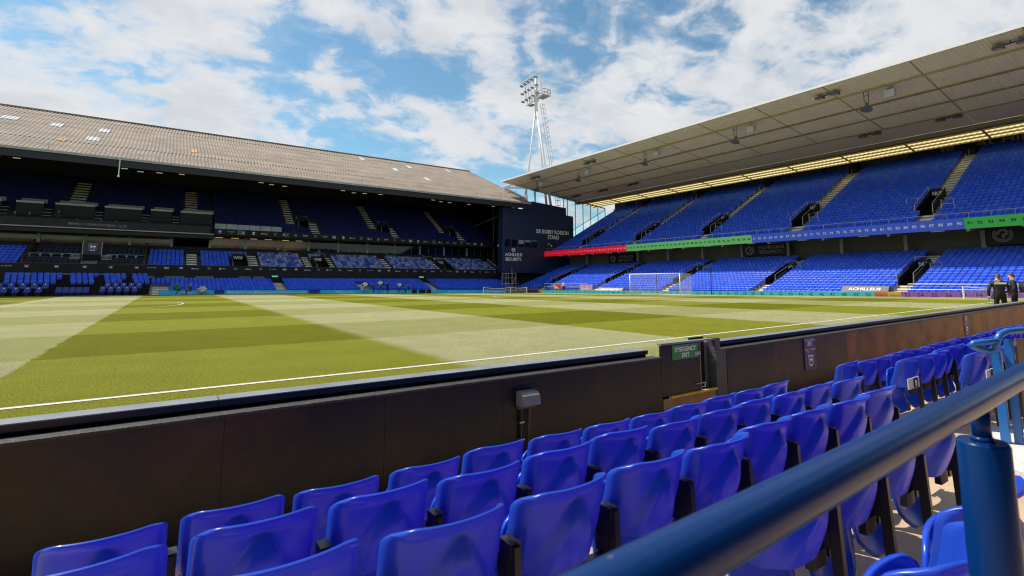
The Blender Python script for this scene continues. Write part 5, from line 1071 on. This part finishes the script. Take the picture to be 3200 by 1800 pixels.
# ------------------------------------------------------------------ people
def make_body(joints, edges, mats_of, H=1.0):
    me = bpy.data.meshes.new('person'); names = list(joints); ix = {n: i for i, n in enumerate(names)}
    me.from_pydata([joints[n][0] for n in names], [(ix[a], ix[b]) for a, b in edges], []); o = bpy.data.objects.new('person', me)
    sk = o.modifiers.new('s', 'SKIN'); sk.use_smooth_shade = True; sub = o.modifiers.new('d', 'SUBSURF'); sub.levels = 1; sub.render_levels = 1
    for n in names:
        v = me.skin_vertices[0].data[ix[n]]; r = joints[n][1]; v.radius = r if isinstance(r, tuple) else (r, r); v.use_root = (n == 'pelvis')
    m2 = evaluated_mesh(o); bpy.data.objects.remove(o)
    m2.name = 'person'; mats = []; idx = []
    segs = [(np.array(joints[a][0]), np.array(joints[b][0]), mats_of(a, b)) for a, b in edges]
    vs = np.array([v.co[:] for v in m2.vertices])
    for p in m2.polygons:
        c = vs[list(p.vertices)].mean(0); best = None
        for a, b, m in segs:
            d = b - a; t_ = max(0, min(1, (c - a) @ d / (d @ d + 1e-9))); e = np.linalg.norm(c - a - d * t_)
            if best is None or e < best[0]: best = (e, m)
        if best[1] not in mats: mats.append(best[1])
        idx.append(mats.index(best[1]))
    m2.materials.clear()
    for m in mats: m2.materials.append(m)
    m2.polygons.foreach_set('material_index', idx); m2.polygons.foreach_set('use_smooth', [True] * len(idx)); m2.update(); return m2
def person(lab, loc, head, top, legs, pose='stand', hair=M_hair, fingers=False, scale=1.0, arms=None, group=None):
    J = {'pelvis': ((0, 0, .95), (.16, .12)), 'waist': ((0, 0, 1.12), (.16, .12)), 'chest': ((0, .0, 1.36), (.19, .13)), 'neck': ((0, .01, 1.50), .062), 'skull': ((0, .03, 1.62), (.080, .10)), 'crown': ((0, .025, 1.71), (.072, .088)), 'nose': ((0, .145, 1.62), .018)}
    for s, n in ((-1, 'l'), (1, 'r')):
        J['sh' + n] = ((s * .20, -.01, 1.42), .075); J['el' + n] = ((s * .27, -.03, 1.14), .055); J['wr' + n] = ((s * .24, .16, .98), .036); J['ha' + n] = ((s * .22, .24, .96), (.022, .04))
        J['hip' + n] = ((s * .10, 0, .88), .105); J['kn' + n] = ((s * .12, .02, .49), .07); J['an' + n] = ((s * .13, -.02, .09), .048); J['to' + n] = ((s * .15, .15, .045), .042)
    if pose == 'sit':
        for k in ('pelvis', 'waist', 'chest', 'neck', 'skull', 'crown', 'nose', 'shl', 'shr', 'ell', 'elr', 'wrl', 'wrr', 'hal', 'har'): p, r = J[k]; J[k] = ((p[0], p[1] + (.02 if p[2] < 1.2 else .06), p[2] - .42), r)
        for s, n in ((-1, 'l'), (1, 'r')): J['hip' + n] = ((s * .10, .06, .48), .10); J['kn' + n] = ((s * .13, .46, .50), .07); J['an' + n] = ((s * .13, .44, .09), .048); J['to' + n] = ((s * .14, .6, .045), .042)
    if pose == 'lean':
        for k in ('waist', 'chest', 'neck', 'skull', 'crown', 'nose', 'shl', 'shr'): p, r = J[k]; J[k] = ((p[0], p[1] + (p[2] - .95) * .25, p[2] - (p[2] - .95) * .04), r)
        J['elr'] = ((.3, .3, 1.3), .05); J['wrr'] = ((.22, .5, 1.42), .036); J['har'] = ((.2, .58, 1.45), (.022, .04)); J['ell'] = ((-.3, .3, 1.25), .05); J['wrl'] = ((-.16, .5, 1.38), .036); J['hal'] = ((-.14, .58, 1.4), (.022, .04))
    if arms: J.update(arms)
    E_ = [('pelvis', 'waist'), ('waist', 'chest'), ('chest', 'neck'), ('neck', 'skull'), ('skull', 'crown'), ('skull', 'nose')]
    for n in 'lr': E_ += [('chest', 'sh' + n), ('sh' + n, 'el' + n), ('el' + n, 'wr' + n), ('wr' + n, 'ha' + n), ('pelvis', 'hip' + n), ('hip' + n, 'kn' + n), ('kn' + n, 'an' + n), ('an' + n, 'to' + n)]
    if fingers:
        for s, n in ((-1, 'l'), (1, 'r')):
            h = np.array(J['ha' + n][0]); w = np.array(J['wr' + n][0]); d = (h - w) / np.linalg.norm(h - w)
            for i, (o_, ln) in enumerate(((-.034, .07), (-.011, .085), (.012, .08), (.033, .062))):
                a = h + np.array((0, 0, o_)) + d * .03; b = a + d * ln * .6 + np.array((-s * .02, 0, 0)); J[f'f{i}{n}'] = (tuple(a), .010); J[f'g{i}{n}'] = (tuple(b), .009); E_ += [('ha' + n, f'f{i}{n}'), (f'f{i}{n}', f'g{i}{n}')]
            a = h - d * .03 + np.array((-s * .04, 0, .03)); J['th' + n] = (tuple(a), .011); E_.append(('ha' + n, 'th' + n))
    def mo(a, b):
        k = b if b not in ('neck',) else b
        if b in ('neck', 'skull', 'crown', 'nose') or b[:2] == 'ha' or b[0] in 'fg' or b[:2] == 'th': return M_skin
        if b[:3] == 'hip' or b[:2] in ('kn', 'an'): return legs
        if b[:2] == 'to': return M_shoe
        return top
    o = bpy.data.objects.new('person', make_body(J, E_, mo)); COL.objects.link(o); o.location = loc; o.rotation_euler = (0, 0, head); o.scale = (scale,) * 3; WL[o] = tuple(loc); tag(o, lab, 'person', group)
    c = np.array(J['crown'][0]); q = MB(); n1, n2 = 10, 6; vs = []
    for j in range(n2 + 1):
        ph = R(8 + 70 * j / n2)
        for i in range(n1): th = 2 * math.pi * i / n1; back = max(0, -math.sin(th)); vs.append((c[0] + .086 * math.sin(ph) * math.cos(th), c[1] - .008 + .103 * math.sin(ph) * math.sin(th), c[2] - .045 + .105 * math.cos(ph) - .10 * back * (j / n2)))
    q.add(vs, [(j * n1 + i, j * n1 + (i + 1) % n1, (j + 1) * n1 + (i + 1) % n1, (j + 1) * n1 + i) for j in range(n2) for i in range(n1)] + [tuple(range(n1))])
    WL[o] = (0, 0, 0); q.build('hair', hair, o, True); return o
zq = zp(33.2, -3.9)
A1 = {'ell': ((-.31, -.02, 1.15), .06), 'wrl': ((-.30, .05, .92), .04), 'hal': ((-.30, .08, .84), (.024, .04)), 'elr': ((.32, .05, 1.16), .06), 'wrr': ((.24, .25, 1.05), .04), 'har': ((.20, .32, 1.05), (.024, .04))}
p1 = person('person in black jacket with white band on the back, seen from behind', (32.8, -3.84, zq), R(-62), M_blackcloth, M_blackcloth, fingers=True, arms=A1, scale=.95, group='two people in black by the near wall')
q = MB(); q.prism([(-.17, 0), (.17, 0), (.17, .07), (-.17, .07)], (0, -.165, 1.36), X_, Z_, -Y_, .012); q.build('back_print', M_letter, p1)
p2 = person('person in black jacket with a bag, head turned to the left', (34.1, -3.97, zq), R(8), M_blackcloth, M_blackcloth, fingers=True, scale=.97, group='two people in black by the near wall')
q = MB(); q.prism([(-.13, 0), (.13, 0), (.15, .2), (.10, .40), (-.10, .40), (-.15, .2)], (0, -.15, 1.02), X_, Z_, -Y_, .13); q.build('backpack', mk('charcoal_backpack', (.03, .03, .034), .7, bump=(8, .6)), p2)
for s_ in (-.11, .11): q = MB(); q.tube([(s_, -.15, 1.42), (s_, .02, 1.47), (s_, .14, 1.36), (s_ * 1.3, .10, 1.12)], .016, 6); q.build('strap', MATS['charcoal_backpack'], p2)
q = MB(); q.tube([(-.12, .05, 1.5), (0, .14, 1.30), (.12, .05, 1.5)], .012, 6); q.build('lanyard', M_letterdim, p1)
def camera_body(lab, x, y, z, rz_, m=M_blackcloth):
    t = thing('hand_camera', lab, 'camera', (x, y, z)); q = MB(); q.box(x - .07, x + .07, y - .04, y + .04, z - .05, z + .05); q.build('body', M_dgrey, t); q = MB(); q.tube([(x, y + .04, z), (x, y + .14, z)], [.035, .04], 10); q.build('lens', M_grey, t)
camera_body('small camera held by the left of the two people in black', 32.55, -3.70, zq + .82, 0); camera_body('pale lensed camera held between the two people in black', 33.3, -3.75, zq + 1.0, 0)
person('steward in white top and black trousers behind the teal board', (61.0, 53.2, -.1), R(120), mk('white_shirt', (.7, .68, .68), .8), M_blackcloth)
# television crew on the far touchline
zc = zp(34, 63)
def tripod_camera(x, y, z, h, cover, lab, cov_r=.5, ang=0.0, group='covered cameras on the far touchline'):
    t = thing('television_camera', lab, 'camera', (x, y, z), group)
    for a in (0, 2.1, 4.2): q = MB(); q.tube([(x + .45 * math.cos(a), y + .45 * math.sin(a), z), (x, y, z + h * .8)], .035, 6); q.build('tripod_leg', M_steel_black, t)
    q = MB(); q.box(x - .2, x + .45, y - .14, y + .14, z + h * .78, z + h * .98); q.tube([(x - .5, y, z + h * .85), (x - .15, y, z + h * .88)], .12, 10); q.build('camera_body', M_black, t)
    q = MB(); n1, n2 = 14, 8; vs = []
    for j in range(n2 + 1):
        ph = math.pi * j / n2
        for i in range(n1): th = 2 * math.pi * i / n1; k = 1 + .18 * math.sin(3 * th + j) + .1 * math.sin(5 * ph + i); vs.append((x - .1 + cov_r * k * math.sin(ph) * math.cos(th), y + cov_r * .65 * k * math.sin(ph) * math.sin(th), z + h - .08 + cov_r * (.75 if 'low' not in lab else .9) * k * math.cos(ph)))
    q.add(vs, [(j * n1 + i, j * n1 + (i + 1) % n1, (j + 1) * n1 + (i + 1) % n1, (j + 1) * n1 + i) for j in range(n2) for i in range(n1)]); q.build('rain_cover', cover, t); return t
M_cov = mk('white_cover', (.68, .68, .66), .6, bump=(4, .4)); M_grn = mk('green_cover', (.03, .13, .07), .6, bump=(4, .4)); M_gcov = mk('grey_cover', (.48, .48, .46), .5, bump=(5, .6))
tripod_camera(32.0, 63.1, zc, 1.35, M_cov, 'television camera under a white cover, left of the crew', .40)
tripod_camera(34.3, 63.2, zc, 1.55, M_cov, 'television camera under a white cover in the middle of the crew', .37)
tripod_camera(37.2, 63.0, zc, 1.25, M_cov, 'television camera under a round white cover, right of the crew', .34)
person('camera operator seated at the left covered camera', (33.2, 63.1, zc + .05), R(80), M_blackcloth, M_blackcloth, 'lean', scale=.86)
person('camera operator in black standing in the middle of the crew', (35.3, 63.0, zc), R(110), M_blackcloth, M_blackcloth, 'lean')
person('camera operator sitting low beside the right covered camera', (38.6, 63.0, zc), R(80), mk('maroon_shirt', (.05, .012, .02), .8), M_blackcloth, 'sit')
for x, lab in ((40.9, 'larger black equipment case by the right camera operator'), (42.0, 'smaller black equipment case on the far touchline'), (39.6, 'black equipment case beside the seated operator')):
    t = thing('equipment_case', lab, 'case', (x, 63.1, zp(x, 63)), 'cases by the camera crew'); z = zp(x, 63); w = .45 if 'larger' in lab else .32
    q = MB(); q.prism([(-w, 0), (w, 0), (w, .42), (w - .05, .5), (-w + .05, .5), (-w, .42)], (x, 62.9, z), X_, Z_, Y_, .4); q.build('shell', M_black, t); q = MB(); q.tube([(x - .15, 62.88, z + .46), (x - .12, 62.8, z + .5), (x + .12, 62.8, z + .5), (x + .15, 62.88, z + .46)], .02, 5); q.build('handle', M_dgrey, t)
za = zp(10, 63)
tripod_camera(9.5, 63.0, za, .95, M_grn, 'television camera under a dark green cover at the left', .44, group='covered cameras at the left'); tripod_camera(12.0, 63.1, za, .62, M_gcov, 'bulky camera bundled in a pale grey cover at the left', .52, group='covered cameras at the left')
person('person in brown crouching between the green and grey covered cameras', (10.75, 63.0, za), R(100), mk('brown_jacket', (.06, .04, .025), .8), M_blackcloth, 'sit', hair=mk('pink_cap', (.45, .2, .2), .7))
for i, (x, y, z, s) in enumerate(((-7.6, 75.9, 8.9, 'sit'), (-6.3, 75.9, 8.9, 'sit'), (-3.6, 75.9, 8.9, 'stand'), (-1.7, 75.5, 8.35, 'sit'), (.7, 75.5, 8.35, 'sit'), (2.2, 75.5, 8.35, 'sit'))):
    person(['dark figure at the far left of the press gallery', 'dark figure with a pale screen in the press gallery', 'standing dark figure in the press gallery', 'dark figure before the first word of gallery lettering', 'dark figure in the middle of the gallery lettering', 'dark figure before the last word of gallery lettering'][i], (x, y, z), R(180), M_blackcloth, M_blackcloth, s, group='people in the press gallery')
# scaffold camera gantry in the corner
t = thing('camera_gantry', 'grey scaffold camera gantry in front of the navy block', 'gantry', (57.9, 64.2, 0)); z0 = -.3
q = MB()
for x in (56.9, 58.2, 59.0):
    for y in (63.8, 65.0): q.tube([(x, y, z0), (x, y, 3.0)], .05, 6)
for z in (1.2, 2.2, 3.0): q.tube([(56.9, 63.8, z), (59.0, 63.8, z)], .045, 6); q.tube([(56.9, 65.0, z), (59.0, 65.0, z)], .045, 6)
q.tube([(58.2, 63.8, 1.2), (59.0, 63.8, 2.2)], .04, 6); q.tube([(58.3, 64.0, 3.0), (58.3, 64.0, 4.0)], .04, 6); q.build('scaffold_tubes', M_gal, t)
q = MB(); q.box(56.7, 59.1, 63.7, 65.1, 1.16, 1.26); q.box(56.7, 59.1, 63.7, 65.1, 2.16, 2.24); q.build('deck', M_grey, t)
# banners and covered stacks in front of the end stand
def banner(y0, y1, z0, z1, m, lab, tx, extra=None):
    t = thing('banner', lab, 'banner', (60.8, y0, z0), 'banners on the front rail'); q = MB(); n = 8
    vs = [(60.8 + .05 * math.sin(i * 1.9), y0 + (y1 - y0) * i / n, z) for i in range(n + 1) for z in (z0, z1)]; q.add(vs, [(2 * i, 2 * i + 2, 2 * i + 3, 2 * i + 1) for i in range(n)]); q.build('cloth', m, t)
    if extra: q = MB(); q.poly(extra, (60.72, (y0 + y1) / 2, z0), -Y_, Z_); q.build('yellow_flash', mk('yellow_cloth', (.6, .45, .05), .7), t)
    q = MB(); q.text(tx, (60.7, (y0 + y1) / 2, z0 + .12), -Y_, Z_, .28, abs(y1 - y0) * .6); q.build('lettering', M_letter, t)
banner(53.6, 55.6, .3, 1.15, mk('red_cloth', (.5, .06, .03), .7), 'red and yellow banner on the rail behind the teal board', 'A', [(-.9, .5), (-.2, .1), (.1, .3), (-.6, .8)])
banner(46.4, 49.2, .2, 1.1, mk('pink_cloth', (.5, .3, .42), .7), 'pink banner on the rail beside the steward', 'TOWN')
def covered(y0, y1, z, h, m, lab, tx):
    t = thing('covered_stack', lab, 'cover', (60.6, (y0 + y1) / 2, z), 'covered stacks behind the boards'); q = MB()
    q.prism([(0, 0), (.9, 0), (.9, h), (.45, h)], (60.35, y0, z), X_, Z_, Y_, y1 - y0); q.build('tarpaulin', m, t)
    q = MB(); V = np.array((.45, 0, h)) / math.hypot(.45, h); q.text(tx, np.array((60.33, (y0 + y1) / 2, z + .02)) + V * h * .35 - np.array((.02, 0, 0)), -Y_, V, h * .55, abs(y1 - y0) * .7, bold=.03); q.build('lettering', M_letter, t)
covered(8.9, 12.6, zp(60, 10) + .35, .55, mk('charcoal_tarpaulin', (.05, .05, .055), .5, bump=(3, .4)), 'charcoal tarpaulin with white lettering behind the teal board', 'ACHILLEUS')
covered(40.2, 45.0, zp(60, 42) + .3, .5, mk('grey_tarpaulin', (.3, .3, .29), .6, bump=(3, .4)), 'pale grey tarpaulin behind the teal board left of the goal', 'SECURITY')
bpy.data.scenes.remove(TMP)
